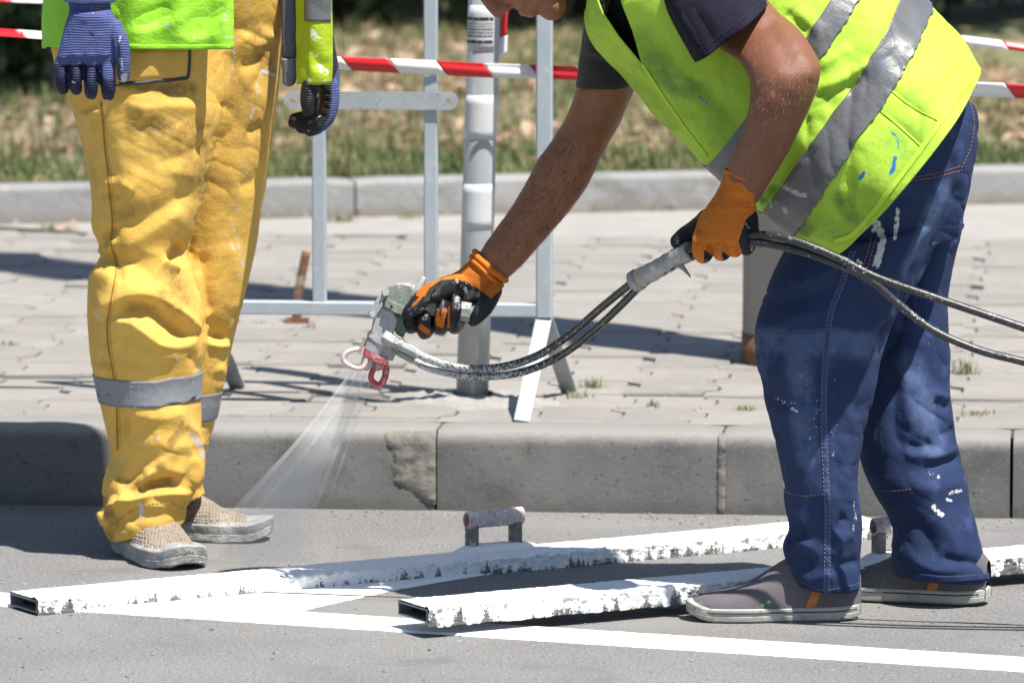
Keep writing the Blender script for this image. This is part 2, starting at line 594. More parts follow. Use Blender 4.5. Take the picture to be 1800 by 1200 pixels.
# kerb line frame: u runs along the kerb, v away from the road
K0 = gnd(900, 899)
_k = gnd(1800, 911) - gnd(0, 886)
E1 = _k / np.linalg.norm(_k)
E2 = np.array((-E1[1], E1[0], 0))
KM = Matrix(((E1[0], E2[0], 0, K0[0]), (E1[1], E2[1], 0, K0[1]), (0, 0, 1, 0), (0, 0, 0, 1)))
KH, FARV = 0.15, 4.08
_f = gnd(1800, 357, KH) - gnd(0, 393, KH)
F1 = _f / np.linalg.norm(_f)
F2 = np.array((-F1[1], F1[0], 0))
FK0 = gnd(900, 375, 0.0) * 0 + gnd(900, 375, KH) - np.array((0, 0, KH))
FMX = Matrix(((F1[0], F2[0], 0, FK0[0]), (F1[1], F2[1], 0, FK0[1]), (0, 0, 1, 0), (0, 0, 0, 1)))
def fw(u, v, z=0.0): return FK0 + F1 * u + F2 * v + np.array((0, 0, z))     # frame of the far kerb
def kw(u, v, z=0.0): return K0 + E1 * u + E2 * v + np.array((0, 0, z))
def ku(p): return float((np.array(p) - K0) @ E1)

def on_v(px, py, v):
    """the point of the upright plane at distance v behind the kerb line that the photo shows at this place"""
    d = ray(px, py)
    t = (v - (CAM - K0) @ E2) / (d @ E2)
    return CAM + d * t

def sheet(name, pts, z, m, kind='structure'):
    mb = MB().add([(p[0], p[1], z) for p in pts], [list(range(len(pts)))])
    return tag(put(name, mb, m, smooth=False), kind=kind)

tag(put('ground', MB().add([(-250, -120, -0.06), (250, -120, -0.06), (250, 480, -0.06), (-250, 480, -0.06)], [(0, 1, 2, 3)]), m_earth), kind='structure')
q = [kw(-40, -60), kw(40, -60), kw(40, 0.05), kw(-40, 0.05)]
sheet('road', q, 0.0, m_asphalt)
q = [kw(-12, 0.05), kw(12, 0.05), fw(12, 0.05), fw(-12, 0.05)]
pavement = sheet('pavement', q, KH - 0.007, m_sand)

# verge behind the far kerb, gently uneven and rising
nx, ny = 90, 70
G = np.zeros((ny, nx, 3))
for j in range(ny):
    for i in range(nx):
        u, v = -9 + 18 * i / (nx - 1), 0.10 + 20 * (j / (ny - 1)) ** 1.5
        G[j, i] = fw(u, v, 0)
zz = KH + 0.045 + 0.035 * vnoise(G.reshape(-1, 3), 1.3, 3).reshape(ny, nx) + 0.02 * vnoise(G.reshape(-1, 3), 5, 4).reshape(ny, nx)
G[..., 2] = zz
verge = tag(put('verge', MB().grid(G), m_verge), kind='structure')
def verge_z(p):
    p = np.asarray(p).reshape(-1, 3) * np.array((1, 1, 0))
    return KH + 0.045 + 0.035 * vnoise(p, 1.3, 3) + 0.02 * vnoise(p, 5, 4)

# ---- kerb stones beside the road
kerb = tag(put('kerb', MB().box((-40, 0.02, -0.05), (40, 0.13, 0.02), KM), m_sand, smooth=False), kind='structure')
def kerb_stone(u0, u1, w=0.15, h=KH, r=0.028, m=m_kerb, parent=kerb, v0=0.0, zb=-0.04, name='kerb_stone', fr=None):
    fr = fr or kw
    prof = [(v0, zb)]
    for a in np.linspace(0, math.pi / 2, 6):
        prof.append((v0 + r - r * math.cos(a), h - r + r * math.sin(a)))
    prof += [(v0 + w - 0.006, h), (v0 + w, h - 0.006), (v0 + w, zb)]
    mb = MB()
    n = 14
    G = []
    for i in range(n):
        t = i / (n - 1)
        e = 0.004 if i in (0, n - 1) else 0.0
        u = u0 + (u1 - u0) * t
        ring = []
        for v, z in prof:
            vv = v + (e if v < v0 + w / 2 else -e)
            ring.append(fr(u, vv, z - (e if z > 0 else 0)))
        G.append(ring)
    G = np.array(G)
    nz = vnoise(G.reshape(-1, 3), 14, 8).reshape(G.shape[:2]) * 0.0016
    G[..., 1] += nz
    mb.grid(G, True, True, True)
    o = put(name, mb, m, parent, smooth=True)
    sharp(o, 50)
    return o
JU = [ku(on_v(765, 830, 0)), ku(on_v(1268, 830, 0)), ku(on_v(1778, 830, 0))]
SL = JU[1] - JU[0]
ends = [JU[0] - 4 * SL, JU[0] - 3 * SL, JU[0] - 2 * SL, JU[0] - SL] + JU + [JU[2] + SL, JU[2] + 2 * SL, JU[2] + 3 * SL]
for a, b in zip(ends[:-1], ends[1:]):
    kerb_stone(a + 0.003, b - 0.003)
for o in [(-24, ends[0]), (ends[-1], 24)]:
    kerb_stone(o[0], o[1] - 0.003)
# crumbling mortar: a patch at the first joint, packed joint at the second
def lumpy(poly_px, depth, m, name, parent, seed, cell=3.0, bulge=0.006):
    """a rough slab laid over the kerb face; outline in kerb coordinates (u, z)"""
    P = np.array(poly_px, float)
    lo, hi = P.min(0), P.max(0)
    nu = max(3, int((hi[0] - lo[0]) / 0.004)); nz = max(3, int((hi[1] - lo[1]) / 0.004))
    U, Z = np.meshgrid(np.linspace(lo[0], hi[0], nu), np.linspace(lo[1], hi[1], nz))
    q = np.stack((U.ravel(), Z.ravel()), 1)
    d, _, _ = polydist(q[:, 0] * 1000, q[:, 1] * 1000, np.vstack((P, P[:1])) * 1000)
    ins = inpoly(q[:, 0], q[:, 1], [tuple(p) for p in P])
    jag = 5.0 * vnoise(np.stack((q[:, 0], q[:, 1], q[:, 0] * 0), 1), 120, seed) + 3.0 * vnoise(np.stack((q[:, 0], q[:, 1], q[:, 0] * 0), 1), 300, seed + 1)
    h = sstep(np.where(ins, d, -d) + jag, -1.0, 5.0)
    z3 = np.stack((q[:, 0], q[:, 1], q[:, 0] * 0), 1)
    rel = bulge * h + h * (0.0020 * vnoise(z3, 70, seed + 2) + 0.0014 * vnoise(z3, 220, seed + 3))
    back = np.where(q[:, 1] > KH - 0.028, 0.028 - np.sqrt(np.clip(0.028**2 - (q[:, 1] - KH + 0.028) ** 2, 0, 1)), 0)
    W = np.array([kw(q[i, 0], depth + back[i] - rel[i], q[i, 1]) for i in range(len(q))])
    keep = h.reshape(nz, nu) > 0.02
    mb = MB()
    F = [(j * nu + i, j * nu + i + 1, (j + 1) * nu + i + 1, (j + 1) * nu + i) for j in range(nz - 1) for i in range(nu - 1)
         if keep[j, i] or keep[j + 1, i] or keep[j, i + 1] or keep[j + 1, i + 1]]
    mb.add(W, F)
    return put(name, mb, m, parent)
a = JU[0]
lumpy([(a - 0.097, 0.146), (a - 0.002, 0.147), (a + 0.001, 0.012), (a - 0.03, 0.022), (a - 0.07, 0.046), (a - 0.082, 0.075), (a - 0.075, 0.098), (a - 0.088, 0.118)],
      0.0015, m_mortar, 'mortar_patch', kerb, 21, bulge=0.004)
a = JU[1]
lumpy([(a - 0.006, 0.149), (a + 0.007, 0.149), (a + 0.006, 0.002), (a - 0.006, 0.002)], 0.002, m_mortar, 'mortar_joint', kerb, 31, bulge=0.004)

# ---- paver stones: double-T pavers laid in rows, each one its own piece
PU, PV = 0.158, 0.205
def paver_mesh(var):
    side = [(0.0, 0.0), (0.0, 0.045), (0.026, 0.068), (0.026, 0.137), (0.0, 0.160), (0.0, PV)]
    g = 0.0013
    L = [(x + g, min(max(y, g), PV - g)) for x, y in side]
    Rr = [(x + PU - g, min(max(y, g), PV - g)) for x, y in side]
    P = np.array(L[::-1] + Rr)
    # order: left side from back to front, then right side front to back
    c = P.mean(0)
    mb = MB()
    n = len(P)
    j = np.random.default_rng(var)
    top = []
    rings = [(0.0, -0.03), (0.0, -0.004), (0.0025, 0.0)]
    V = []
    for ins, z in rings:
        for p in P:
            d = (c - p); d = d / (np.abs(d).max() + 1e-9)
            w = p + d * ins
            V.append((w[0], w[1], z + (0 if z < -0.01 else float(j.normal(0, 0.0005)))))
    F = []
    for r in range(2):
        for i in range(n):
            k = (i + 1) % n
            F.append((r * n + i, r * n + k, (r + 1) * n + k, (r + 1) * n + i))
    F.append([2 * n + i for i in range(n)])
    mb.add(V, F)
    me = mb.mesh('paver')
    me.materials.append(m_paver)
    me.polygons.foreach_set('use_smooth', [False] * len(me.polygons))
    return me
pav = [paver_mesh(i) for i in range(4)]
paver_rows = []
for r in range(17):
    v = 0.17 + r * PV
    half = 1.14 + 0.024 * r
    sh_ = -0.0957 * v
    for c in range(int((sh_ - half) / PU) - 1, int((sh_ + half) / PU) + 1):
        u = c * PU + (0.008 if r % 2 else 0)
        ua_ = u if c == int((sh_ - half) / PU) - 1 else ua_
        ub_ = u + PU
        pc = kw(u + PU / 2, v + PV / 2)
        o = bpy.data.objects.new('paver', pav[random.randrange(4)])
        COL.objects.link(o)
        sink = random.gauss(0, 0.0018) - (0.004 if r == 1 and random.random() < 0.5 else 0)
        p = kw(u, v, KH + sink)
        rotm = Matrix.Rotation(random.gauss(0, 0.012), 4, 'X') @ Matrix.Rotation(random.gauss(0, 0.008), 4, 'Y') @ Matrix.Rotation(random.gauss(0, 0.006), 4, 'Z')
        W = Matrix.Translation(Vector(p)) @ Matrix(((E1[0], E2[0], 0, 0), (E1[1], E2[1], 0, 0), (0, 0, 1, 0), (0, 0, 0, 1))) @ rotm
        o.location = W.translation
        o.rotation_euler = W.to_euler()
        adopt(o, pavement)
    paver_rows.append((v, ua_, ub_))
m_pavefar = mat('pavement_concrete', (0.275, 0.258, 0.240), (0.235, 0.225, 0.21), 7, 0.92, bumps=((60, 0.004),))
mb = MB()
def slab_quad(u0, u1, v0, v1): mb.add([kw(u0, v0, KH - 0.002), kw(u1, v0, KH - 0.002), kw(u1, v1, KH - 0.002), kw(u0, v1, KH - 0.002)], [(0, 1, 2, 3)])
for v0, ua, ub in paver_rows:
    slab_quad(-12, ua + 0.012, v0, v0 + PV - 0.003); slab_quad(ub + 0.012, 12, v0, v0 + PV - 0.003)
mb.add([p_ + np.array((0, 0, KH - 0.002)) for p_ in (kw(-1.4, paver_rows[-1][0] + PV), kw(12, paver_rows[-1][0] + PV), fw(12, 0.02), fw(-1.4, 0.02))], [(0, 1, 2, 3)])
slab_quad(-12, 12, 0.152, 0.168)
tag(put('pavement_slab', mb, m_pavefar, smooth=False), kind='structure')

m_farkerb = mat('far_kerb_concrete', (0.20, 0.20, 0.198), (0.25, 0.248, 0.245), 4, 0.92, bumps=((60, 0.003),), rand=0.05, layers=(('noise', (7, 0.52, 0.7), (0.16, 0.158, 0.15), None), ('height', (KH + 0.045, KH - 0.01, 12, 0.05), (0.17, 0.15, 0.125), None), ('noise', (40, 0.6, 0.7), (0.3, 0.29, 0.28), None)))
# ---- far kerb along the verge
farkerb = tag(put('far_kerb', MB().box((-15, 0.02, 0.0), (15, 0.1, KH + 0.02), FMX), m_sand, smooth=False), kind='structure')
fj = float((gnd(630, 383, KH) - FK0) @ F1)
for i in range(-4, 4):
    kerb_stone(fj + i * 1.0 + 0.003, fj + (i + 1) * 1.0 - 0.003, 0.12, KH + 0.092, 0.014, m_farkerb, farkerb, 0.0, 0.05, fr=fw)
for x in ((-15, fj - 4), (fj + 4, 15)):
    kerb_stone(x[0], x[1], 0.12, KH + 0.092, 0.014, m_farkerb, farkerb, 0.0, 0.05, fr=fw)

# ---- painted markings: sheets a few millimetres above the asphalt, rough edged
def strip(a0, a1, b0, b1, z, name, m, seed, jag=0.003, n=260, fade=None):
    """a painted strip between edge a0-a1 and edge b0-b1"""
    t = np.linspace(0, 1, n)[:, None]
    A = a0 * (1 - t) + a1 * t; B = b0 * (1 - t) + b1 * t
    d = (B - A) / (np.linalg.norm(B - A, axis=1)[:, None] + 1e-9)
    A = A + d * (jag * vnoise(A, 90, seed) + jag * 0.6 * vnoise(A, 300, seed + 1))[:, None]
    B = B + d * (jag * vnoise(B, 90, seed + 2) + jag * 0.6 * vnoise(B, 300, seed + 3))[:, None]
    e = (B - A) * 0 + d * min(0.003, 0.3 * float(np.linalg.norm(B - A, axis=1).mean()))
    G = np.stack((A, A + e, B - e, B), 1)
    G[..., 2] = z
    G[:, (0, 3), 2] = 0.0004
    return tag(put(name, MB().grid(G), m, smooth=False), kind='structure')
def ext(p, q, s0, s1):
    p, q = np.array(p), np.array(q)
    return p + (q - p) * s0, p + (q - p) * s1
up0, up1 = ext(gnd(0, 1044), gnd(1800, 1158), -0.9, 1.9)
lo0, lo1 = ext(gnd(0, 1066), gnd(1800, 1181), -0.9, 1.9)
strip(up0, up1, lo0, lo1, 0.004, 'road_marking', m_paint, 5, jag=0.0022, n=900)
# freshly sprayed bay line lying between the two guide rails
up_l = [(60, 1060), (300, 1040), (600, 1014), (905, 990)]
lo_l = [(62, 1064), (150, 1074), (300, 1080), (470, 1086), (500, 1081), (590, 1060), (700, 1036), (830, 1014), (905, 1003)]
n = 240
xs = np.linspace(62, 904, n)
A = np.array([gnd(x, np.interp(x, *zip(*up_l))) for x in xs]); B = np.array([gnd(x, np.interp(x, *zip(*lo_l))) for x in xs])
B[:, 1] += 0.004 * vnoise(B, 60, 5) + 0.003 * vnoise(B, 200, 6)
G = np.stack((A, A + (B - A) * 0.1, B - (B - A) * 0.10, B), 1)
G[..., 2] = 0.0048
G[:, 3, 2] = 0.0005; G[:, 0, 2] = 0.0006
G[-3:, :, 2] = np.array((0.004, 0.002, 0.0006))[:, None]
tag(put('road_marking', MB().grid(G), m_paint, smooth=False), kind='structure')

# grit and tiny stones lying on the road, thicker in the gutter
r = np.random.default_rng(77)
mb = MB()
for i in range(420):
    if i < 260:
        p = kw(r.uniform(-1.2, 1.2), -abs(r.normal(0, 0.07)) - 0.008)
    else:
        p = gnd(r.uniform(-60, 1860), r.uniform(900, 1195))
    s_ = r.uniform(0.0012, 0.0032) * (1.6 if r.random() < 0.08 else 1)
    V = r.normal(size=(6, 3)); V = np.array([(1, 0, 0), (-1, 0, 0), (0, 1, 0), (0, -1, 0), (0, 0, 1), (0, 0, -0.6)]) * (0.7 + 0.3 * np.abs(V)) * s_ * np.array((1.2, 1.2, 0.8))
    mb.add(V + p + (0, 0, s_ * 0.4), [(0, 2, 4), (2, 1, 4), (1, 3, 4), (3, 0, 4), (2, 0, 5), (1, 2, 5), (3, 1, 5), (0, 3, 5)])
tag(put('grit', mb, mat('grit_stone', (0.26, 0.25, 0.235), (0.09, 0.088, 0.085), 90, 0.95), smooth=False), 'small stones and grit scattered on the road and along the gutter', 'grit', kind='stuff')

def scatter_blades(name, pts, zs, h, w, m, seed, lean=0.5, kind='stuff', parent=None):
    """a thicket of bent grass blades, one object"""
    r = np.random.default_rng(seed)
    n = len(pts)
    ang = r.uniform(0, 2 * math.pi, n)
    hh = h * r.uniform(0.45, 1.25, n)
    ww = w * r.uniform(0.6, 1.3, n)
    ln = r.uniform(0.1, 1.0, n) * lean
    dx, dy = np.cos(ang), np.sin(ang)
    B = np.stack((pts[:, 0], pts[:, 1], zs), 1)
    side = np.stack((-dy, dx, 0 * dx), 1) * ww[:, None] / 2
    mid = B + np.stack((dx * ln * hh * 0.35, dy * ln * hh * 0.35, hh * 0.6), 1)
    tip = B + np.stack((dx * ln * hh, dy * ln * hh, hh * (1 - 0.25 * ln)), 1)
    V = np.stack((B - side, B + side, mid + side * 0.8, mid - side * 0.8, tip), 1).reshape(-1, 3)
    k = np.arange(n)[:, None] * 5
    me = bpy.data.meshes.new(name)
    F = [tuple(q) for q in (k + np.array([0, 1, 2, 3])).tolist()] + [tuple(q) for q in (k + np.array([3, 2, 4])).tolist()]
    me.from_pydata(V.tolist(), [], F)
    o = put(name, me, m, parent, smooth=False)
    return tag(o, kind=kind) if kind else o

def verge_points(n, seed, v0, v1, bias=1.0, half=2.6):
    r = np.random.default_rng(seed)
    u = r.uniform(-half, half, n); v = v0 + (v1 - v0) * r.random(n) ** bias
    P = FK0 + u[:, None] * F1 + v[:, None] * F2
    return P
P = verge_points(48000, 1, 0.13, 9.5, 1.3)
k = (vnoise(P * np.array((1, 1, 0)), 1.9, 31) + 0.5 * vnoise(P * np.array((1, 1, 0)), 5.5, 32)) > rng.uniform(-0.5, 0.75, len(P))
P = P[k]
tag(scatter_blades('verge_grass', P, verge_z(P) - 0.005, 0.075, 0.006, m_grass, 11), 'thin half dry green grass on the verge behind the far kerb', 'grass')
P = verge_points(16000, 2, 0.13, 0.9)
tag(scatter_blades('edge_grass', P, verge_z(P) - 0.005, 0.055, 0.006, mat('green_grass_blade', (0.075, 0.13, 0.035), (0.16, 0.19, 0.07), 1.6, 0.7, trans=0.3), 12), 'greener fringe of grass along the back of the far kerb', 'grass')
P = verge_points(22000, 3, 0.13, 9.5, 1.2)
tag(scatter_blades('dry_grass', P, verge_z(P) - 0.005, 0.05, 0.005, m_drygrass, 13, lean=1.1), 'straw coloured dry grass matted over the verge', 'grass')

def leaf_litter(name, P, zs, size, m, seed, flat=0.5):
    r = np.random.default_rng(seed)
    n = len(P)
    a = r.uniform(0, 2 * math.pi, n); s = size * r.uniform(0.5, 1.3, n)
    d1 = np.stack((np.cos(a), np.sin(a), r.normal(0, flat * 0.5, n)), 1) * s[:, None]
    d2 = np.stack((-np.sin(a), np.cos(a), r.normal(0, flat * 0.7, n)), 1) * s[:, None] * 0.55
    C = np.stack((P[:, 0], P[:, 1], zs + 0.35 * flat * s), 1)
    upv = np.array((0, 0, 1.0)) * (s * 0.18)[:, None]
    V = np.stack((C - d1, C - 0.2 * d1 - d2 + upv, C + d1, C - 0.2 * d1 + d2 + upv, C - 0.1 * d1), 1).reshape(-1, 3)
    k = np.arange(n)[:, None] * 5
    F = [tuple(q) for t in ((0, 1, 4), (1, 2, 4), (2, 3, 4), (3, 0, 4)) for q in (k + np.array(t)).tolist()]
    me = bpy.data.meshes.new(name); me.from_pydata(V.tolist(), [], F)
    return put(name, me, m, smooth=False)
P = verge_points(7000, 4, 0.13, 9.5, 1.1)
tag(leaf_litter('leaf_litter', P, verge_z(P), 0.035, m_leaf_dry, 5), 'fallen brown leaves strewn over the verge', 'leaves', kind='stuff')
P = verge_points(1900, 5, 0.2, 9.0, 1.0)
m_leaf_pale = mat('pale_leaf', (0.50, 0.38, 0.28), (0.40, 0.27, 0.17), 9, 0.85, trans=0.2)
tag(leaf_litter('pale_leaf_litter', P, verge_z(P), 0.04, m_leaf_pale, 6), 'paler curled leaves lying among the brown ones on the verge', 'leaves', kind='stuff')

# brown curled leaf clump beside the striped post
def single_leaf(px, py, z, size, label, m, seed, grp, n=1):
    p = gnd(px, py, z)
    r = np.random.default_rng(seed)
    for k in range(n):
        q = p + np.array((r.normal(0, size * 0.8), r.normal(0, size * 1.2), 0))
        o = leaf_litter('dry_leaf', np.array([q]), np.array([z]), size * r.uniform(0.7, 1.1), m, seed + 50 * k, 0.8)
        o.data.transform(Matrix.Translation(-Vector(q)))
        o.location = q
        tag(o, label, 'leaf', grp)
GL = 'dry leaves lying on the paving'
m_leaf_orange = mat('orange_leaf', (0.50, 0.27, 0.10), (0.42, 0.19, 0.07), 20, 0.7, trans=0.2)
single_leaf(636, 379, KH, 0.022, 'orange dry leaf at the far kerb seen between the barrier bars', m_leaf_orange, 3, GL, 3)
single_leaf(1770, 352, KH, 0.030, 'brown dry leaf against the far kerb behind the bending worker', m_leaf_dry, 4, GL, 3)
single_leaf(118, 404, KH, 0.025, 'pale dry leaf by the far kerb left of the yellow trousers', m_leaf_pale, 5, GL, 2)
single_leaf(812, 888, 0.0, 0.010, 'small tan leaf in the gutter behind the rail handle', m_leaf_orange, 6, GL, 1)
single_leaf(795, 280, KH + 0.06, 0.035, 'dark red brown curled leaf on the verge left of the round post', mat('rust_leaf', (0.20, 0.07, 0.035), (0.11, 0.045, 0.025), 20, 0.8), 7, GL, 3)

# ---- weeds in the paving joints
m_weed = mat('weed_blade', (0.13, 0.17, 0.055), (0.22, 0.21, 0.10), 8, 0.7, trans=0.3)
WG = 'weeds growing in the paving joints'
for i, (px, py, n, h, sp, lab) in enumerate([
    (1695, 655, 60, 0.05, 0.03, 'tall green weed in the paving just right of the blue trousers'),
    (1715, 727, 46, 0.022, 0.035, 'low green weed near the kerb right of the blue trousers'),
    (1310, 718, 40, 0.022, 0.02, 'small weed near the kerb just left of the blue trousers'),
    (1150, 712, 26, 0.02, 0.014, 'tiny weed tuft between the barrier foot and the rusty post'),
    (1040, 678, 60, 0.03, 0.03, 'yellow green weed beside the rear barrier foot'),
    (1015, 697, 60, 0.028, 0.035, 'half dry weed tuft right behind the barrier foot'),
    (600, 388, 110, 0.03, 0.06, 'weed strip at the far kerb between the two left barrier bars'),
    (720, 384, 40, 0.03, 0.04, 'weed at the far kerb just left of the middle barrier bar'),
    (1045, 370, 110, 0.045, 0.06, 'bushy weed at the far kerb right of the barrier end'),
    (1160, 368, 60, 0.04, 0.05, 'weed at the far kerb left of the orange glove'),
    (95, 402, 80, 0.03, 0.05, 'weed at the far kerb left of the yellow trousers'),
    (15, 610, 40, 0.03, 0.03, 'weed in the paving at the left edge'),
    (600, 415, 26, 0.015, 0.03, 'small weed mat on the far paving between the left barrier bars'),
    (455, 568, 30, 0.015, 0.03, 'small weed under the bottom rail of the barrier'),
    (545, 575, 26, 0.018, 0.02, 'weed at the base of the rusty stake')]):
    p = gnd(px, py, KH)
    r = np.random.default_rng(100 + i)
    Q = np.stack((r.normal(0, sp * 0.42, n), r.normal(0, 0.014, n)), 1)
    o = scatter_blades('weed', Q, np.full(n, -0.004), h * 0.75, 0.0022, m_weed, 200 + i, 1.5, None)
    o.location = p
    tag(o, lab, 'weed', WG)

# ---- shrubs in the shade behind the verge, and the trees whose crowns shade them
def leaf_cloud(n, C, Rr, size, seed, hollow=0.35, clumps=40):
    r = np.random.default_rng(seed)
    cl = r.normal(size=(clumps, 3)); cl /= np.linalg.norm(cl, axis=1)[:, None]
    cl = cl * r.uniform(hollow, 1.0, (clumps, 1))
    idx = r.integers(0, clumps, n)
    P = (cl[idx] + r.normal(0, 0.16, (n, 3))) * np.array(Rr) + np.array(C)
    nrm = r.normal(size=(n, 3)); nrm /= np.linalg.norm(nrm, axis=1)[:, None]
    t = np.cross(nrm, r.normal(size=(n, 3))); t /= np.linalg.norm(t, axis=1)[:, None]
    b = np.cross(nrm, t)
    s = size * r.uniform(0.6, 1.4, (n, 1))
    V = np.stack((P - t * s, P + b * s * 0.5, P + t * s, P - b * s * 0.5), 1).reshape(-1, 3)
    F = (np.arange(n)[:, None] * 4 + np.arange(4)).tolist()
    return V, F
def shrub(px, py, w, h, seed, label, n=2600):
    p = gnd(px, py, KH + 0.05)
    rt = root('shrub', p, label, 'shrub', 'shrubs behind the verge')
    V, F = leaf_cloud(n, (p[0], p[1], p[2] + h * 0.55), (w, w * 0.6, h * 0.55), 0.045, seed)
    me = bpy.data.meshes.new('foliage'); me.from_pydata(V.tolist(), [], F)
    put('foliage', me, m_leaf, rt, smooth=False)
    mb = MB()
    r = np.random.default_rng(seed)
    for i in range(7):
        a = r.uniform(0, 6.28); e = np.array((math.cos(a) * w * 0.6, math.sin(a) * w * 0.35, h * r.uniform(0.5, 0.95)))
        mb.tube([p, p + e * np.array((0.4, 0.4, 0.5)), p + e], [0.014, 0.01, 0.004], 6)
    put('stem', mb, m_bark, rt)
shrub(-60, 175, 0.55, 0.9, 1, 'darkest shrub at the far left beyond the verge', 4200)
shrub(60, 120, 0.60, 1.0, 2, 'dark shrub behind the blue gloved hand at the left', 4200)
shrub(300, 60, 0.7, 1.0, 3, 'shrub hidden behind the man in yellow trousers')
shrub(640, 48, 0.55, 0.8, 4, 'shaded shrub between the striped post and the standing man', 3600)
shrub(800, 10, 0.6, 0.9, 5, 'dark shrub behind the striped post')
shrub(985, 48, 0.45, 0.8, 6, 'shrub below the bent man face', 3400)
shrub(1240, 20, 0.7, 0.9, 7, 'shrub hidden behind the back of the bending man')
shrub(1660, 35, 0.55, 0.8, 8, 'green shrub just right of the bending man back', 3200)
shrub(1850, 20, 0.6, 0.9, 9, 'green shrub at the far right beyond the verge', 3200)
def tree(p, h, crowns, seed, label):
    rt = root('tree', p, label, 'tree', 'trees along the verge')
    mb = MB()
    p = np.array(p, float)
    mb.tube([p + (0, 0, -0.1), p + (0.03, 0.02, h * 0.4), p + (0.0, 0.05, h * 0.8)], [0.17, 0.13, 0.09], 12)
    for C, Rr in crowns:
        C = np.array(C)
        top = p + (0, 0.04, h * 0.72)
        for i in range(5):
            d = C + np.random.default_rng(seed + i).normal(0, 0.4, 3) * np.array(Rr)
            mb.tube([top, (top + d) / 2 + (0, 0, 0.15), d], [0.07, 0.045, 0.012], 8)
    put('trunk', mb, m_bark, rt)
    for i, (C, Rr) in enumerate(crowns):
        V, F = leaf_cloud(3800, C, Rr, 0.085, seed + 50 + i, 0.1, 60)
        me = bpy.data.meshes.new('crown'); me.from_pydata(V.tolist(), [], F)
        put('crown', me, m_leaf, rt, smooth=False)
tree((-3.1, 19.0, 0.15), 3.6, [((-0.9, 17.3, 4.3), (0.95, 1.2, 0.7)), ((0.7, 21.0, 4.7), (1.4, 1.1, 0.7))], 300, 'broad leafy tree beyond the left end of the verge')
tree((4.9, 22.6, 0.15), 4.0, [((2.3, 21.2, 4.3), (1.2, 1.0, 0.7)), ((3.7, 21.4, 4.4), (1.1, 1.2, 0.8))], 400, 'broad leafy tree beyond the right end of the verge')
# ------------------------------------------------------------------ street furniture on the pavement
m_galv = mat('galvanised_steel', (0.37, 0.41, 0.45), (0.33, 0.37, 0.405), 14, 0.5, bumps=((200, 0.0004),), metal=0.25,
    layers=(('noise', (40, 0.62, 0.72), (0.45, 0.475, 0.50), 0.6),))
m_galv_worn = mat('weathered_steel', (0.33, 0.36, 0.385), (0.28, 0.30, 0.32), 25, 0.6, bumps=((160, 0.0006),), metal=0.2,
    layers=(('spots', (55, 0.16, 9, 0.5, 0.6), (0.22, 0.20, 0.18), 0.8),))
m_hole = mat('dark_hollow', (0.012, 0.012, 0.012), None, 10, 0.9)
m_rust = mat('rust', (0.22, 0.095, 0.035), (0.11, 0.05, 0.025), 40, 0.9, bumps=((120, 0.003),))

# barrier line runs parallel to the kerb
BV = float(((gnd(917, 742, KH) + gnd(1000, 688, KH)) / 2 - K0) @ E2)
def beam(p, q, w, h, mb=None, ch=0.18):
    """square tube with softened corners between two points, h measured across the kerb line direction"""
    p, q = np.array(p), np.array(q)
    t = (q - p) / np.linalg.norm(q - p)
    n = E2 - t * (t @ E2); n /= np.linalg.norm(n)
    b = np.cross(t, n)
    c = 1 - ch
    ring = [(1, -c), (1, c), (c, 1), (-c, 1), (-1, c), (-1, -c), (-c, -1), (c, -1)]
    G = np.array([[x + b * (i * w / 2) + n * (j * h / 2) for i, j in ring] for x in (p, q)])
    mb = mb or MB()
    return mb.grid(G, True, True, True)

fp = on_v(957, 545, BV)
bar_root = root('crowd_barrier', (fp[0], fp[1], KH), 'pale grey steel barrier of square tubes standing on the pavement between the two workers', 'barrier')
def up_to(px, py, v, top):
    p = on_v(px, py, v)
    return p, np.array((p[0], p[1], top))
RZ = on_v(957, 545, BV)[2]
U0 = ku(on_v(957, 545, BV)); UL = ku(on_v(362, 543, BV))
TOPZ = KH + 1.02
w = 0.030
sharp(put('bottom_rail', beam(kw(UL, BV, RZ), kw(U0 - w / 2, BV, RZ), w * 0.85, w), m_galv, bar_root))
sharp(put('end_post', beam(kw(U0, BV, RZ - w * 0.42), kw(U0, BV, TOPZ), w, w), m_galv, bar_root))
sharp(put('end_post', beam(kw(UL, BV, RZ - w * 0.42), kw(UL, BV, TOPZ), w, w), m_galv, bar_root))
sharp(put('top_rail', beam(kw(UL - w / 2, BV, TOPZ + w / 2), kw(U0 + w / 2, BV, TOPZ + w / 2), w, w), m_galv, bar_root))
for px in (562, 758):
    u = ku(on_v(px, 500, BV))
    sharp(put('upright_bar', beam(kw(u, BV, RZ + w * 0.425), kw(u, BV, TOPZ), 0.0255, 0.0255), m_galv, bar_root))
# legs: an upside-down V of flat bar under each end
for uu, n1, n2 in ((U0, (917, 742), (1000, 688)), (UL, None, None)):
    a = kw(uu, BV, RZ - w * 0.40)
    if n1:
        b1, b2 = gnd(n1[0], n1[1], KH), gnd(n2[0], n2[1], KH)
        d1, d2 = b1 - kw(uu, BV, KH), b2 - kw(uu, BV, KH)
    else:
        b1, b2 = kw(uu, BV, KH) + d1, kw(uu, BV, KH) + d2
    for b in (b1, b2):
        mb = MB()
        k1 = a + (b - a) * 0.04 + np.array((0, 0, -0.004))
        p = [np.array((a[0], a[1], a[2])), k1, b + np.array((0, 0, 0.001))]
        pr = beam(p[0] + (p[2] - p[0]) * 0.0, p[2], 0.030, 0.007)
        sharp(put('foot', pr, m_galv_worn, bar_root))
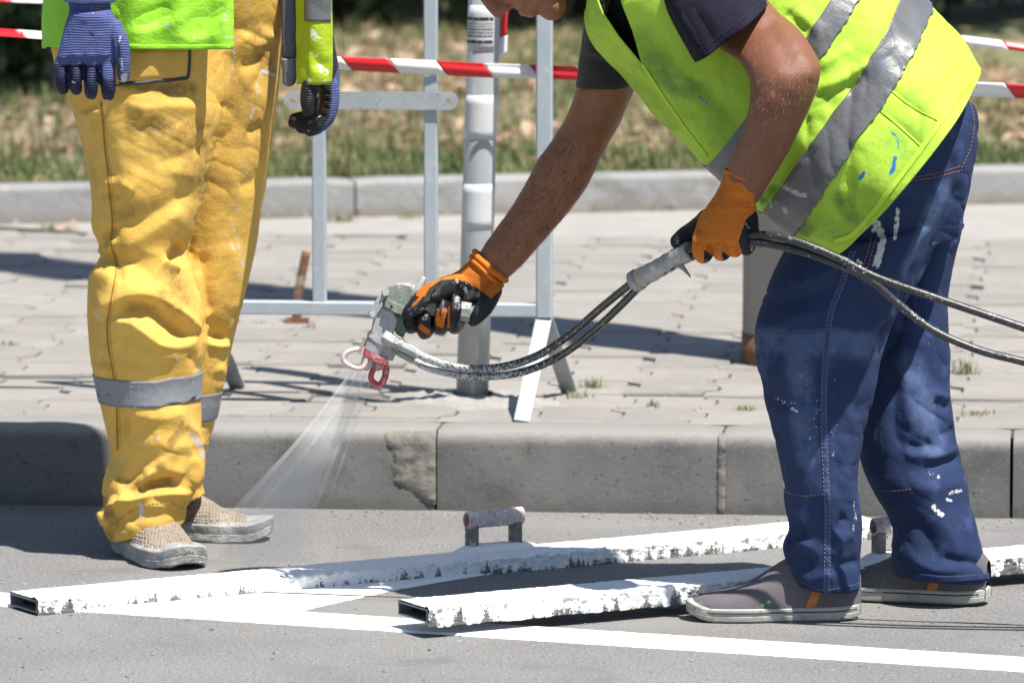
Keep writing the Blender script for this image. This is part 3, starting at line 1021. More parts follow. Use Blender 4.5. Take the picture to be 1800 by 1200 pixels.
# flat bracket with two bolt holes on the front of the bars
HB = on_v(515, 176, BV - 0.018); HE = on_v(790, 176, BV - 0.018)
z0 = HB[2]; hgt = 0.0335
mb = MB()
def plate_outline(ua, ub, z, h, n=8):
    P = [(ub + 0.5 * h * math.cos(a), z + 0.5 * h * math.sin(a)) for a in np.linspace(-math.pi / 2, math.pi / 2, n)]
    P += [(ua + 0.5 * h * math.cos(a), z + 0.5 * h * math.sin(a)) for a in np.linspace(math.pi / 2, 3 * math.pi / 2, n)]
    return P
P = plate_outline(ku(HB), ku(HE), z0, hgt)
bm = bmesh_ = None
import bmesh
bm = bmesh.new()
def ringv(pts, v): return [bm.verts.new(kw(a, v, b)) for a, b in pts]
V0 = BV - 0.0185
outer = ringv(P, V0)
edges = [bm.edges.new((outer[i], outer[(i + 1) % len(outer)])) for i in range(len(outer))]
for uc in (ku(HB), ku(HE)):
    hole = ringv([(uc + 0.0065 * math.cos(a), z0 + 0.0065 * math.sin(a)) for a in np.linspace(0, 2 * math.pi, 10, endpoint=False)], V0)
    edges += [bm.edges.new((hole[i], hole[(i + 1) % 10])) for i in range(10)]
bmesh.ops.triangle_fill(bm, use_beauty=True, edges=edges)
me = bpy.data.meshes.new('bracket_plate'); bm.to_mesh(me); bm.free()
put('bracket_plate', thick(me, 0.005, 0.0), m_galv_worn, bar_root, smooth=False)

# ---- round steel post with reflective bands
m_post = mat('post_steel', (0.36, 0.375, 0.38), (0.29, 0.30, 0.31), 9, 0.42, metal=0.25, stretch=(1, 1, 0.1), bumps=((90, 0.0003),),
    layers=(('noise', (60, 0.6, 0.7), (0.5, 0.5, 0.49), 0.7),))
m_band = mat('reflective_white', (0.50, 0.50, 0.515), (0.46, 0.46, 0.475), 20, 0.45)
m_black = mat('black_print', (0.02, 0.02, 0.022), None, 10, 0.6)
pb = gnd(830, 703, KH)
PT = at(852, 0, pb[1])
lean = (PT - pb) / (PT[2] - pb[2])
def pp(z): return pb + lean * (z - pb[2])
post = root('round_post', pb, 'round grey steel post with white reflective bands and a black printed sticker', 'post')
PRAD = 0.031
put('pole', MB().tube([pp(KH - 0.02), pp(KH + 0.3), pp(KH + 1.5)], PRAD, 28, False), m_post, post)
def band(name, y0, y1, m, a0=0, a1=2 * math.pi, off=0.0005, parent=post, nn=40):
    z0, z1 = at(840, y0, pb[1])[2], at(840, y1, pb[1])[2]
    A = np.linspace(a0, a1, nn)
    G = [[pp(z) + (PRAD + off) * np.array((math.cos(a), math.sin(a), 0)) for a in A] for z in np.linspace(z1, z0, 6)]
    return put(name, thick(MB().grid(np.array(G)).mesh('b'), 0.0003, 0), m, parent)
m_clear = mat('dull_film', (0.60, 0.60, 0.62), (0.55, 0.55, 0.57), 20, 0.4)
band('reflective_band', 166, 244, m_band)
band('reflective_band', 322, 402, m_band)
st = band('sticker', 8, 90, m_band, math.pi * 1.02, math.pi * 1.72)
# lines of small print on the sticker (too small to read in the photo): bars of ink
r = np.random.default_rng(4)
mb = MB()
def ink(y0, y1, a0, a1, off):
    z0, z1 = at(850, y0, pb[1])[2], at(850, y1, pb[1])[2]
    A = np.linspace(a0, a1, 5)
    mb.grid(np.array([[pp(z) + (PRAD + off) * np.array((math.cos(a), math.sin(a), 0)) for a in A] for z in (z1, z0)]))
for y0, y1, solid in ((29, 35, 1), (39, 41.5, 0), (44, 46, 0), (48.5, 52, 0), (54.5, 57.5, 0), (60, 64, 0), (69, 75, 1)):
    a = math.pi * 1.05
    while a < math.pi * 1.68:
        w_ = r.uniform(0.03, 0.12) if not solid else r.uniform(0.3, 0.7)
        ink(y0 + r.uniform(0, .6), y1, a, min(a + w_, math.pi * 1.69), 0.0012)
        a += w_ + r.uniform(0.025, 0.05)
put('print', mb, m_black, st, smooth=False)
# cement collar broken round its foot
n = 60
G = []
for i, rr in enumerate(np.linspace(0.031, 0.135, 12)):
    ring = []
    for a in np.linspace(0, 2 * math.pi, n, endpoint=False):
        q = np.array((math.cos(a) * rr * 1.25, math.sin(a) * rr * 0.9, 0))
        k = rr * (1 + 0.35 * vnoise([q * 0.001 + (math.cos(a) * 2, math.sin(a) * 2, 0)], 1.0, 41)[0])
        q = np.array((math.cos(a) * k * 1.3, math.sin(a) * k, 0))
        hz = 0.012 * (1 - i / 11) ** 0.6 + 0.006 * vnoise([q], 60, 42)[0] * (1 - i / 13) + 0.004 * vnoise([q], 150, 43)[0] - (0.008 if i == 11 else 0)
        ring.append(pb + q + np.array((0, 0, max(hz, -0.006))))
    G.append(ring)
put('cement_collar', MB().grid(np.array(G)[::-1], True), m_rubble, post)
# end of red and white tape knotted round the post and hanging down behind it
m_tape_r = mat('red_film', (0.62, 0.018, 0.022), (0.55, 0.015, 0.02), 8, 0.35, trans=0.12)
m_tape_w = mat('white_film', (0.78, 0.77, 0.78), (0.74, 0.73, 0.74), 8, 0.35, trans=0.12)
tp = root('tape_end', at(884, -40, pb[1] + 0.01), 'loose end of barrier tape hanging beside the round post sticker, red above white', 'tape')
pts = [(884, -60, 0.02), (886, -20, 0.018), (884, 10, 0.012), (880, 45, 0.01), (881, 66, 0.012), (880, 96, 0.014)]
for nm, sl, mm in (('red_part', slice(0, 5), m_tape_r), ('white_part', slice(4, 6), m_tape_w)):
    W = np.array([list(at(x, y, pb[1] - 0.002 + d)) for x, y, d in pts[sl]])
    W = crom(W, 14)
    k = np.linspace(-1, 1, 7)
    G = np.array([[w_ + np.array((0.0125 * s, 0.006 * s * s, 0.004 * s)) for s in k] for w_ in W])
    put(nm, thick(MB().grid(G).mesh('t'), 0.0004, 0), mm, tp)

# ---- tall grey lamp or sign post with a rusty foot
lb = gnd(1303, 636, KH) + np.array((0.152, 0, 0))
lamp = root('lamp_post', lb, 'thick pale grey round steel post with a rusty foot behind the bending worker', 'post')
m_lpost = mat('grey_post_paint', (0.26, 0.26, 0.257), (0.22, 0.22, 0.22), 6, 0.6, stretch=(1, 1, 0.15), bumps=((70, 0.0008),))
put('shaft', MB().tube([lb + (0, 0, 0.05), lb + (0, 0, 4.0), lb + (0, 0, 9.0)], [0.150, 0.143, 0.125], 48, False), m_lpost, lamp)
put('rusty_foot', MB().tube([lb + (0, 0, -0.02), lb + (0, 0, 0.062)], [0.1535, 0.1515], 48, False), m_rust, lamp)

# ---- rusty bent stake left of the barrier bars
rb = gnd(527, 568, KH)
stake = root('rusty_stake', rb, 'bent rusty steel stake standing in the pavement behind the barrier', 'stake')
mb = MB()
Pk = [rb + (-0.006, 0, -0.02), rb + (-0.005, 0, 0.05), rb + (0.004, 0.0, 0.10), rb + (0.015, 0.0, 0.155)]
Pk = crom(np.array(Pk), 14)
G = np.array([[p + np.array((s * 0.010, t * 0.005 + 0.002 * math.sin(9 * s + p[2] * 50), 0)) for s, t in ((-1, -1), (0, -1.2), (1, -1), (1, 1), (0, 1.2), (-1, 1))] for p in Pk])
mb.grid(G, True, True, True)
put('bar', mb, mat('rusty_bar', (0.17, 0.085, 0.04), (0.08, 0.045, 0.028), 30, 0.9, bumps=((140, 0.002),), layers=(('noise', (25, 0.55, 0.65), (0.26, 0.2, 0.16), None),)), stake)
mb = MB().box((-0.03, -0.012, -0.01), (0.02, 0.012, 0.012), Matrix.Translation(Vector(rb)))
put('foot_plate', mb, m_rust, stake, smooth=False)

# ---- red and white barrier tapes
def tape(name, pts, period, phase, width, label, narrow=None, slant=0.62, twist=0.25, seed=1, group='red and white barrier tapes'):
    """pts (px, py, Y). A film band cut into slanted red and white pieces"""
    W, _ = path3(pts)
    L = np.concatenate(([0], np.cumsum(np.linalg.norm(np.diff(W, axis=0), axis=1))))
    rt = root(name, W[0], label, 'tape', group)
    def P(s): return np.array([np.interp(s, L, W[:, k]) for k in range(3)])
    k, s = 0, -phase
    ns = 9
    while s < L[-1]:
        red = k % 2 == 0
        a, b = s, s + period
        G = []
        for t in np.linspace(0, 1, 14):
            row = []
            for c in np.linspace(-1, 1, ns):
                ss = min(max(a + (b - a) * t + slant * width * -c * 0.5 * 1.3, 0.0), L[-1])
                p = P(ss)
                fold = 0.10 * math.sin(5.0 * ss + seed) + twist * math.sin(1.7 * ss + seed * 2)
                z = c * width / 2 * (1.0 if narrow is None else float(np.interp(project([p])[0][0], *narrow))) * (0.98 - 0.06 * abs(math.sin(3 * ss)))
                y = width * (fold * c + 0.10 * math.sin(3.1 * c + 4 * ss + seed))
                row.append(p + np.array((0, y, z)))
            G.append(row)
        put('red_stripe' if red else 'white_stripe', thick(MB().grid(np.array(G)).mesh('t'), 0.0003, 0), m_tape_r if red else m_tape_w, rt)
        s += period; k += 1
by = lambda px: float(on_v(px, 110, BV)[1])
tape('barrier_tape', [(-160, 46, by(-160)), (75, 62, by(75)), (330, 86, by(330)), (585, 111, by(585) - 0.035), (757, 119, by(757) - 0.022), (850, 124, by(850) - 0.005), (957, 127, by(957) + 0.035), (1300, 140, by(1300)), (1720, 157, by(1720)), (2000, 170, by(2000))],
     0.0905, 0.052, 0.0285, 'red and white barrier tape stretched across the steel barrier bars and round post', ([-200, 80, 560, 620], [0.45, 0.5, 0.8, 1.0]))
tape('barrier_tape', [(1500, 35, 12.0), (1690, 70, 12.0), (1800, 84, 12.0), (2000, 110, 12.0)], 0.085, 0.03, 0.017,
     'thin upper strand of barrier tape right of the bending man back', seed=4)
tape('barrier_tape', [(-200, -8, 12.6), (0, -1, 12.6), (90, 2, 12.6), (300, 10, 12.6)], 0.12, 0.1, 0.012,
     'barrier tape strand at the very top left corner above the blue glove', seed=6)

# chalk line string lying on the road
cp = [gnd(x, y, 0.006) for x, y in ((440, 1039), (700, 1049), (1100, 1068), (1525, 1088), (1800, 1098), (2200, 1116))]
tag(put('guide_string', MB().tube(crom(np.array(cp), 50), 0.0011, 6), mat('string_fibre', (0.09, 0.085, 0.08), None, 60, 0.9)), 'thin dark taut string lying on the road under the shoes and rails', 'string')

# ------------------------------------------------------------------ the two guide rails caked in white paint
m_alu = mat('dirty_aluminium', (0.23, 0.235, 0.235), (0.13, 0.135, 0.135), 30, 0.6, metal=0.3, bumps=((180, 0.001),))
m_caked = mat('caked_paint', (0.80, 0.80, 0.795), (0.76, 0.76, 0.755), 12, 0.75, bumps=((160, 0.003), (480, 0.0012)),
    layers=(('attr', ('bare_shade', 240.0, 1.3), (0.12, 0.12, 0.118), 0.8), ('noise', (70, 0.66, 0.72), (0.68, 0.67, 0.65), None)))  # dark spots: bare metal, and shade between the paint lumps put into colour
def rail(name, a, b, width, h, lift, label, seed, handles):
    """hollow flat aluminium rail from a to b (ground points), paint caked on top and dripping down the sides"""
    a, b = np.array((a[0], a[1], 0)), np.array((b[0], b[1], 0))
    L = np.linalg.norm(b - a); t = (b - a) / L; s = np.array((-t[1], t[0], 0)) * -1   # s points to the viewer's side
    M = Matrix(((t[0], s[0], 0, a[0]), (t[1], s[1], 0, a[1]), (0, 0, 1, 0), (0, 0, 0, 1)))
    rt = root(name, a, label, 'guide rail', 'paint caked guide rails on the road')
    w, wl = width, 0.003
    mb = MB()
    for lo, hi in (((0, 0, lift), (L, w, lift + wl)), ((0, 0, lift + h - wl), (L, w, lift + h)), ((0, 0, lift + wl), (L, wl, lift + h - wl)), ((0, w - wl, lift + wl), (L, w, lift + h - wl))):
        mb.box(lo, hi, M)
    put('hollow_bar', mb, m_alu, rt, smooth=False)
    put('end_shade', MB().box((0.025, wl, lift + wl), (0.028, w - wl, lift + h - wl), M), m_hole, rt, smooth=False)  # black plate just inside the open end paints the dark of the hollow
    # coat
    n = int(L / 0.0042)
    prof = []
    e = 0.0025
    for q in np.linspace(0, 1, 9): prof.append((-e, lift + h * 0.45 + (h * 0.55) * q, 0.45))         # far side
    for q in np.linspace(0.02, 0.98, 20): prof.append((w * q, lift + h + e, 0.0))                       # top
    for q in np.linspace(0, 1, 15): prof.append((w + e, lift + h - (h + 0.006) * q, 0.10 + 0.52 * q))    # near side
    prof = np.array(prof)
    X = np.linspace(0.001, L - 0.001, n)
    G = np.zeros((n, len(prof), 3)); bare_shade = np.zeros((n, len(prof)))
    G[..., 0] = X[:, None]; G[..., 1] = prof[None, :, 0]; G[..., 2] = prof[None, :, 1]
    bare_shade[:] = prof[None, :, 2]
    q = G.reshape(-1, 3)
    big = vnoise(q, 45, seed); mid = vnoise(q, 170, seed + 1); fine = vnoise(q, 380, seed + 2)
    lump = (0.0018 * np.clip(big, 0, 1) + 0.0022 * np.maximum(mid, -0.2) + 0.0012 * fine)
    nz = np.zeros_like(G)
    top = slice(9, 29)
    nz[:, :9, 1] = -1; nz[:, top, 2] = 1; nz[:, 29:, 1] = 1
    nz[:, 28:31, 2] += 0.7; nz[:, 28:31, 1] += 0.7; nz[:, 8:10, 2] = 0.6
    edge = np.zeros(len(prof)); edge[26:34] = 1; edge[29:] += 0.6
    lump = lump.reshape(n, -1) * (0.6 + 0.60 * edge[None, :])
    drip = np.clip(vnoise(np.stack((X, X * 0, X * 0), 1), 85, seed + 5) + 0.6 * vnoise(np.stack((X, X * 0, X * 0), 1), 230, seed + 6), -1, 1)
    G += nz * lump[..., None]
    G[:, 29:, 2] -= (np.clip(drip, 0, 1) * 0.0028)[:, None] * np.linspace(0, 1, 15)[None, :]
    bare_shade[:, 29:] -= (drip * 0.38)[:, None]
    start = sstep(X, 0.10, 0.0)
    bare_shade[:, 29:] += 0.25 * start[:, None]
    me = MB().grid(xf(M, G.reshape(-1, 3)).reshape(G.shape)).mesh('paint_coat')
    attr(me, 'bare_shade', bare_shade.ravel())
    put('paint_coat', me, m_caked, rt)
    for hpx in handles:
        hx = min((abs(project([a + t * q + s * w * 0.45])[0][0] - hpx), q) for q in np.linspace(0, L, 800))[1]
        hm = M @ Matrix.Translation((hx, w * 0.06, lift + h + 0.010))
        mt = mat('handle_paint', (0.50, 0.46, 0.45), (0.46, 0.35, 0.35), 40, 0.75, bumps=((200, 0.001),), layers=(('noise', (55, 0.50, 0.60), (0.46, 0.25, 0.26), None), ('noise', (90, 0.54, 0.62), (0.62, 0.61, 0.60), None)))
        ml = mat('handle_leg_metal', (0.12, 0.11, 0.10), (0.2, 0.19, 0.18), 60, 0.85, bumps=((220, 0.002),), layers=(('noise', (80, 0.58, 0.64), (0.36, 0.36, 0.35), None),))
        hr = 0.0155
        # open round grip
        G2 = []
        for x, r_ in ((0.112, 0.0), (0.112, hr), (0.002, hr), (0.0, hr - 0.001), (0.0, hr - 0.0035), (0.05, hr - 0.0035), (0.05, 0.0)):
            G2.append([(x, 0.85 * r_ * math.cos(q_), 0.047 + r_ * math.sin(q_)) for q_ in np.linspace(0, 2 * math.pi, 24, endpoint=False)])
        hd = put('handle', MB().grid(xf(hm, np.array(G2).reshape(-1, 3)).reshape(7, 24, 3), True), mt, rt)
        sharp(hd, 40)
        for x0 in (0.003, 0.091):
            put('handle_leg', MB().box((x0, -0.0105, -0.010), (x0 + 0.016, 0.0105, 0.038), hm), ml, hd, smooth=False)
        k = 22
        G3 = [[(0.055 + (0.085 * (1 - 0.1 * i) + 0.006 * math.sin(5 * q_)) * math.cos(q_), (0.026 * (1 - 0.12 * i) + 0.004 * math.sin(3 * q_ + 1)) * math.sin(q_), -0.008 + 0.0045 * i ** 0.7 + 0.001 * math.sin(9 * q_)) for q_ in np.linspace(0, 2 * math.pi, k, endpoint=False)] for i in range(4)]
        me = MB().grid(xf(hm, np.array(G3).reshape(-1, 3)).reshape(4, k, 3), True, False, True).mesh('paint_blob')
        attr(me, 'bare_shade', np.full(len(me.vertices), 0.1))
        put('paint_blob', me, m_caked, rt)
    return rt
ra, rb_ = gnd(74, 1079, 0.004), gnd(1572, 942, 0.004)
dr = gnd(18, 1063, 0.004) - ra
rail('guide_rail', ra + dr, rb_ + dr, 0.1, 0.021, 0.004,
     'long white caked guide rail behind with the pink handle, running behind both blue legs', 3, (840,))
sa, sb = gnd(758, 1090, 0.026), gnd(1930, 985, 0.026)
sh = (gnd(700, 1079, 0.026) - sa)
rail('guide_rail', sa + sh, sb + sh, 0.1, 0.022, 0.026,
     'nearer white caked guide rail with its dark open end beside the long painted line', 8, (1556,))

# ------------------------------------------------------------------ airless spray gun
GY = 6.70
YOFF = 3.20
m_gun = mat('gun_metal_dirty', (0.24, 0.265, 0.24), (0.16, 0.19, 0.16), 45, 0.65, metal=0.25, bumps=((220, 0.0012), (60, 0.0015)),
    layers=(('noise', (55, 0.52, 0.62), (0.38, 0.38, 0.375), None), ('noise', (110, 0.62, 0.68), (0.08, 0.095, 0.08), None)))
m_gun_dark = mat('gun_body_dark', (0.06, 0.085, 0.06), (0.11, 0.135, 0.105), 60, 0.6, bumps=((200, 0.0015),), layers=(('noise', (70, 0.58, 0.66), (0.5, 0.5, 0.49), None),))
m_gun_pale = mat('gun_pale_coat', (0.34, 0.345, 0.35), (0.28, 0.285, 0.29), 60, 0.6, bumps=((180, 0.0012),), layers=(('noise', (90, 0.62, 0.7), (0.30, 0.31, 0.30), None),))
m_red = mat('red_guard', (0.36, 0.075, 0.075), (0.28, 0.05, 0.055), 60, 0.5, bumps=((200, 0.001),), layers=(('noise', (80, 0.54, 0.62), (0.42, 0.33, 0.33), None),))
m_pinkwhite = mat('painted_guard', (0.46, 0.40, 0.40), (0.42, 0.31, 0.31), 60, 0.55, bumps=((200, 0.001),))
gun = root('spray_gun', at(690, 540, GY), 'paint crusted airless spray gun with red tip guard held in the black and orange glove', 'spray gun')
def slab(poly, Y, d, mb=None, bev=0.12):
    """a photo outline at its distance with real thickness and chamfered rims"""
    mb = mb or MB()
    P = np.array(poly, float); c = P.mean(0)
    rings = []
    for k, yy in ((1 - bev, -d / 2), (1.0, -d / 2 + d * 0.15), (1.0, d / 2 - d * 0.15), (1 - bev, d / 2)):
        rings.append([at(*(c + (p - c) * k), Y + yy) for p in P])
    return mb.grid(np.array(rings), True, True, True)
def rod(pts, r, seg=14, rounded=False, mb=None, n=None, sq=None):
    W, _ = path3([(p[0], p[1], p[2] if len(p) > 2 else GY) for p in pts], n)
    return (mb or MB()).tube(W, r, seg, rounded, sq)
def gp(name, mb, m, par=gun, deg=40):
    return sharp(put(name, mb, m, par), deg)
gp('gun_body', slab([(670, 512), (684, 501), (706, 496), (722, 500), (731, 512), (728, 524), (722, 540), (706, 552), (690, 552), (672, 540)], GY, 0.034), m_gun)
gp('gun_neck', slab([(672, 538), (690, 546), (700, 560), (694, 580), (684, 600), (664, 594), (651, 586), (656, 562)], GY, 0.030), m_gun_pale)
gp('fluid_lug', slab([(684, 548), (706, 552), (716, 562), (714, 582), (709, 594), (698, 588), (686, 570)], GY + 0.008, 0.03), m_gun_dark)
gp('side_plate', slab([(676, 508), (684, 512), (668, 536), (664, 548), (660, 562), (650, 556), (647, 549), (660, 528)], GY - 0.018, 0.008), m_gun_pale)
gp('cross_block', slab([(679, 524), (700, 534), (712, 541), (706, 554), (688, 546), (676, 538)], GY - 0.021, 0.012), m_gun)
gp('bolt', MB().tube([at(688, 539, GY - 0.030), at(688, 539, GY - 0.0262)], 0.0024, 10, False), m_hole)
gp('bolt', MB().tube([at(678, 514, GY - 0.028), at(678, 514, GY - 0.016)], 0.006, 8, False), m_gun_pale)
gp('bolt', MB().tube([at(655, 552, GY - 0.028), at(655, 552, GY - 0.016)], 0.0055, 8, False), m_gun_pale)
gp('trigger_lock', rod([(729, 520, GY - 0.012), (736, 508, GY - 0.014), (744, 490, GY - 0.012)], [0.0085, 0.0075, 0.0045], 14, True), m_gun_pale)
gp('trigger', rod([(716, 546, GY + 0.01), (730, 552, GY + 0.015), (748, 560, GY + 0.018)], [0.007, 0.006, 0.005], 10, True), m_gun_dark)
gp('hand_grip', rod([(716, 528), (770, 540), (812, 547), (827, 549)], [0.018, 0.0165, 0.0172, 0.0165], 8, False, sq=True), m_gun)
nz = rod([(669, 592), (664, 600)], [0.0215, 0.0215], 20)
rod([(664, 600), (655, 617)], [0.0195, 0.018], 20, mb=nz)
gp('nozzle_nut', nz, m_gun_pale)
gp('nozzle_body', rod([(681, 594, GY + .01), (676, 612, GY + .01), (672, 630, GY + .01)], [0.020, 0.0215, 0.018], 6), m_gun_pale)
gp('nozzle_nut', rod([(658, 611), (652, 625)], [0.0165, 0.012], 12), m_gun)
gp('tip_pin', rod([(641, 594, GY - .014), (636, 608, GY - .014), (631, 622, GY - .014)], [0.0032, 0.0026, 0.0032], 8), mat('brass_dirty', (0.50, 0.44, 0.34), (0.40, 0.33, 0.24), 80, 0.5, metal=0.5))
gp('tip_guard', rod([(646, 622, GY - .012), (641, 640, GY - .016), (635, 647, GY - .018), (622, 646, GY - .018), (606, 637, GY - .018), (603, 629, GY - .018), (610, 619, GY - .016), (628, 613, GY - .012)], 0.0042, 10, True, n=40), m_pinkwhite)
gp('tip_guard', slab([(655, 624), (664, 628), (678, 636), (676, 648), (664, 652), (655, 646)], GY + 0.004, 0.020), m_red)
gp('tip_guard', rod([(662, 641, GY + .002), (677, 644, GY + .004), (678, 656, GY + .004), (674, 669, GY + .004), (667, 677, GY + .003), (658, 674, GY + .001), (652, 664, GY - .001), (655, 652, GY), (662, 643, GY + .001)], [0.0058, 0.006, 0.0058, 0.0058, 0.006, 0.0058, 0.005, 0.005, 0.005], 12, True, n=50), m_red)
gp('guard_bridge', slab([(640, 612), (652, 618), (672, 628), (684, 636), (682, 643), (668, 640), (650, 631), (638, 622)], GY - .004, 0.030), m_red)
gp('trigger_guard', rod([(706, 556, GY + .004), (716, 566, GY + .006), (728, 572, GY + .01), (745, 574, GY + .02)], 0.0042, 10, True, n=20), m_gun_dark)
gp('packing_nut', rod([(712, 508), (728, 514)], [0.0135, 0.0125], 6), m_gun_pale)
gp('hose_clip', rod([(700, 604, GY - .014), (705, 606.5, GY - .014)], [0.0112, 0.0112], 10), m_gun)
gp('spray_tip', rod([(650, 622), (644, 640), (641, 650)], [0.011, 0.010, 0.006], 12), m_pinkwhite)
# hose connector with hexagon nut
gp('connector_nut', rod([(674, 590, GY - .012), (692, 601, GY - .014)], [0.0118, 0.0118], 6), m_gun_pale)
gp('connector', rod([(690, 600, GY - .014), (706, 607, GY - .014), (730, 619, GY - .014)], [0.0092, 0.0092, 0.0082], 8), m_gun_pale)
gp('connector', rod([(688, 607, GY + .006), (706, 619, GY + .006), (728, 632, GY + .004)], [0.009, 0.009, 0.008], 8), m_gun)

# ---- hoses
m_hose = mat('black_rubber', (0.018, 0.019, 0.021), (0.028, 0.029, 0.031), 30, 0.32, bumps=((300, 0.0005),),
    layers=(('attr', ('crust', 240.0, 2.0), (0.36, 0.37, 0.38), 0.7), ('spots', (120, 0.22, 14, 0.55, 0.62), (0.62, 0.62, 0.62), 0.7), ('noise', (60, 0.60, 0.68), (0.12, 0.12, 0.125), 0.6)))
def hose(pts, r, label):
    W, _ = path3([(p[0], p[1], p[2] - 0.03 * float(sstep(p[0], 980, 1130))) for p in pts], 240)
    me = MB().tube(W, r, 14, True).mesh('paint_hose')
    V = getV(me); px, py = project(V)
    c = 0.20 + 0.26 * sstep(px, 1110, 820) + 0.16 * sstep(px, 840, 740) + 0.06 * sstep(py, 640, 656)
    attr(me, 'crust', c)
    p = Vector(W[0])
    o = put('paint_hose', me, m_hose, loc=p)
    return tag(o, label, 'hose', 'paint hoses')
hose([(722, 615, GY - .014), (745, 627, GY - .013), (790, 643, GY - .01), (840, 648, GY), (895, 642, GY), (950, 622, 6.68), (1005, 585, 6.64), (1060, 538, 6.58), (1115, 494, 6.52), (1140, 478, 6.49), (1210, 440, 6.425), (1262, 425, 6.405), (1330, 413, 6.40), (1390, 421, 6.38), (1470, 452, 6.36), (1540, 487, 6.34), (1640, 522, 6.32), (1800, 576, 6.30), (2050, 660, 6.3), (2400, 740, 6.3)],
     0.0067, 'upper black paint hose, leaving the gun fitting and passing straight on at the right')
hose([(722, 628, GY + .005), (750, 645, GY + .004), (800, 658, GY), (850, 662, GY), (920, 653, GY), (985, 625, 6.68), (1045, 580, 6.62), (1090, 538, 6.57), (1122, 506, 6.53), (1145, 489, 6.49), (1212, 452, 6.43), (1262, 437, 6.41), (1330, 427, 6.40), (1400, 440, 6.385), (1480, 468, 6.37), (1535, 497, 6.37), (1580, 535, 6.37), (1640, 580, 6.36), (1720, 615, 6.35), (1800, 636, 6.34), (2000, 690, 6.34), (2300, 760, 6.34)],
     0.0066, 'lower black paint hose, sagging below the other and drooping away at the right')
wrap = root('hose_sleeve', at(1165, 468, 6.47), 'silvery taped sleeve binding the two hoses just before the orange glove', 'sleeve')
m_ducttape = mat('silver_tape', (0.34, 0.33, 0.31), (0.26, 0.25, 0.24), 50, 0.5, metal=0.3, bumps=((90, 0.003), (260, 0.001)), layers=(('noise', (60, 0.56, 0.64), (0.5, 0.49, 0.47), 0.7),))
W, _ = path3([(x_, y_, z_ - 0.03) for x_, y_, z_ in [(1116, 495, 6.52), (1122, 491, 6.515), (1128, 487, 6.51), (1150, 476, 6.485), (1172, 463, 6.465), (1190, 453, 6.45), (1214, 441, 6.43)]], 60)
rr = 0.0155 + 0.0012 * vnoise(W, 110, 5)
rr[:8] += 0.003
put('tape_wrap', MB().tube(W, rr, 20, False), m_ducttape, wrap)
tl = [(1188, 463, 6.41), (1200, 470, 6.405), (1207, 478, 6.40), (1214, 487, 6.40)]
Wt, _ = path3(tl, 10)
G = np.array([[p + np.array((0.0035 * s * (1 - i / 11), 0.002 * s, 0.0045 * s * (1 - i / 11))) for s in (-1, 0, 1)] for i, p in enumerate(Wt)])
put('loose_flap', thick(MB().grid(G).mesh('f'), 0.0006, 0), m_ducttape, wrap)

# ------------------------------------------------------------------ the fan of sprayed paint: a real mist with thinner edges
def mist(name, sec, dens, fall, parent, pw=1.0, m=20):
    G = loft(sec, 24, m, pw)
    me = MB().grid(G, True, True, True).mesh(name)
    o = put(name, me, None, parent)
    mt = bpy.data.materials.new(name + '_air')
    mt.use_nodes = True
    nt = mt.node_tree
    nt.nodes.remove(nt.nodes['Principled BSDF'])
    tip = at(640, 652, GY)
    co = nd(nt, 'ShaderNodeTexCoord').outputs['Object']
    dist = nd(nt, 'ShaderNodeVectorMath', {0: co, 1: tuple(tip)}, operation='DISTANCE').outputs[1]
    d = mth(nt, 'MULTIPLY', rng01(nt, dist, fall[1], fall[0], False), dens)
    no = nd(nt, 'ShaderNodeTexNoise', {'Vector': co, 'Scale': 30.0, 'Detail': 2.0}).outputs['Fac']
    d = mth(nt, 'MULTIPLY', d, mth(nt, 'ADD', mth(nt, 'MULTIPLY', no, 0.7), 0.65))
    pv = nd(nt, 'ShaderNodeVolumePrincipled', {'Color': (0.95, 0.95, 0.95, 1), 'Density': d, 'Anisotropy': 0.1})
    nt.links.new(pv.outputs[0], nt.nodes['Material Output'].inputs['Volume'])
    o.data.materials.append(mt)
    return o
spray = root('paint_spray', at(640, 652, GY), 'fan of white paint mist blowing down from the spray gun tip to the road', 'paint mist')
spray['kind'] = 'stuff'
Y1, Y2, Y3 = GY + 0.11, GY + 0.24, GY + 0.30
FAN = [(621, 652, 655, 662, GY, 0.006), (524, 772, 604, 780, Y1, 0.016), (408, 898, 552, 908, Y2, 0.026), (345, 975, 560, 990, Y3, 0.03)]
for kf, df in ((1.06, 6.5), (0.96, 8.0), (0.80, 7.0), (0.55, 5.0)):
    sec = []
    for ax, ay, bx, by_, Yc, ry in FAN:
        mx, my = (ax + bx) / 2, (ay + by_) / 2
        sec.append((mx + (ax - mx) * kf, my + (ay - my) * kf, mx + (bx - mx) * kf, my + (by_ - my) * kf, Yc, ry * kf))
    mist('mist_fan', sec, df, (0.0, 0.60), spray, 0.9)
EDG = (0.0, 0.44)
mist('mist_streak', [(617, 651, 623, 653, GY, 0.004), (522, 771, 530, 774, Y1, 0.005), (406, 896, 422, 901, Y2, 0.008)], 60, EDG, spray)
mist('mist_streak', [(640, 655, 645, 656, GY, 0.004), (584, 800, 591, 802, Y1 + .02, 0.005), (549, 890, 558, 892, Y2, 0.006)], 50, EDG, spray)
mist('mist_streak', [(652, 659, 657, 660, GY, 0.004), (600, 804, 606, 806, Y1 + .02, 0.005), (573, 880, 582, 884, Y2, 0.006)], 50, (0.0, 0.36), spray)
mist('mist_streak', [(630, 653, 634, 654, GY, 0.003), (560, 760, 566, 762, Y1, 0.005), (440, 900, 452, 904, Y2, 0.008)], 55, EDG, spray)
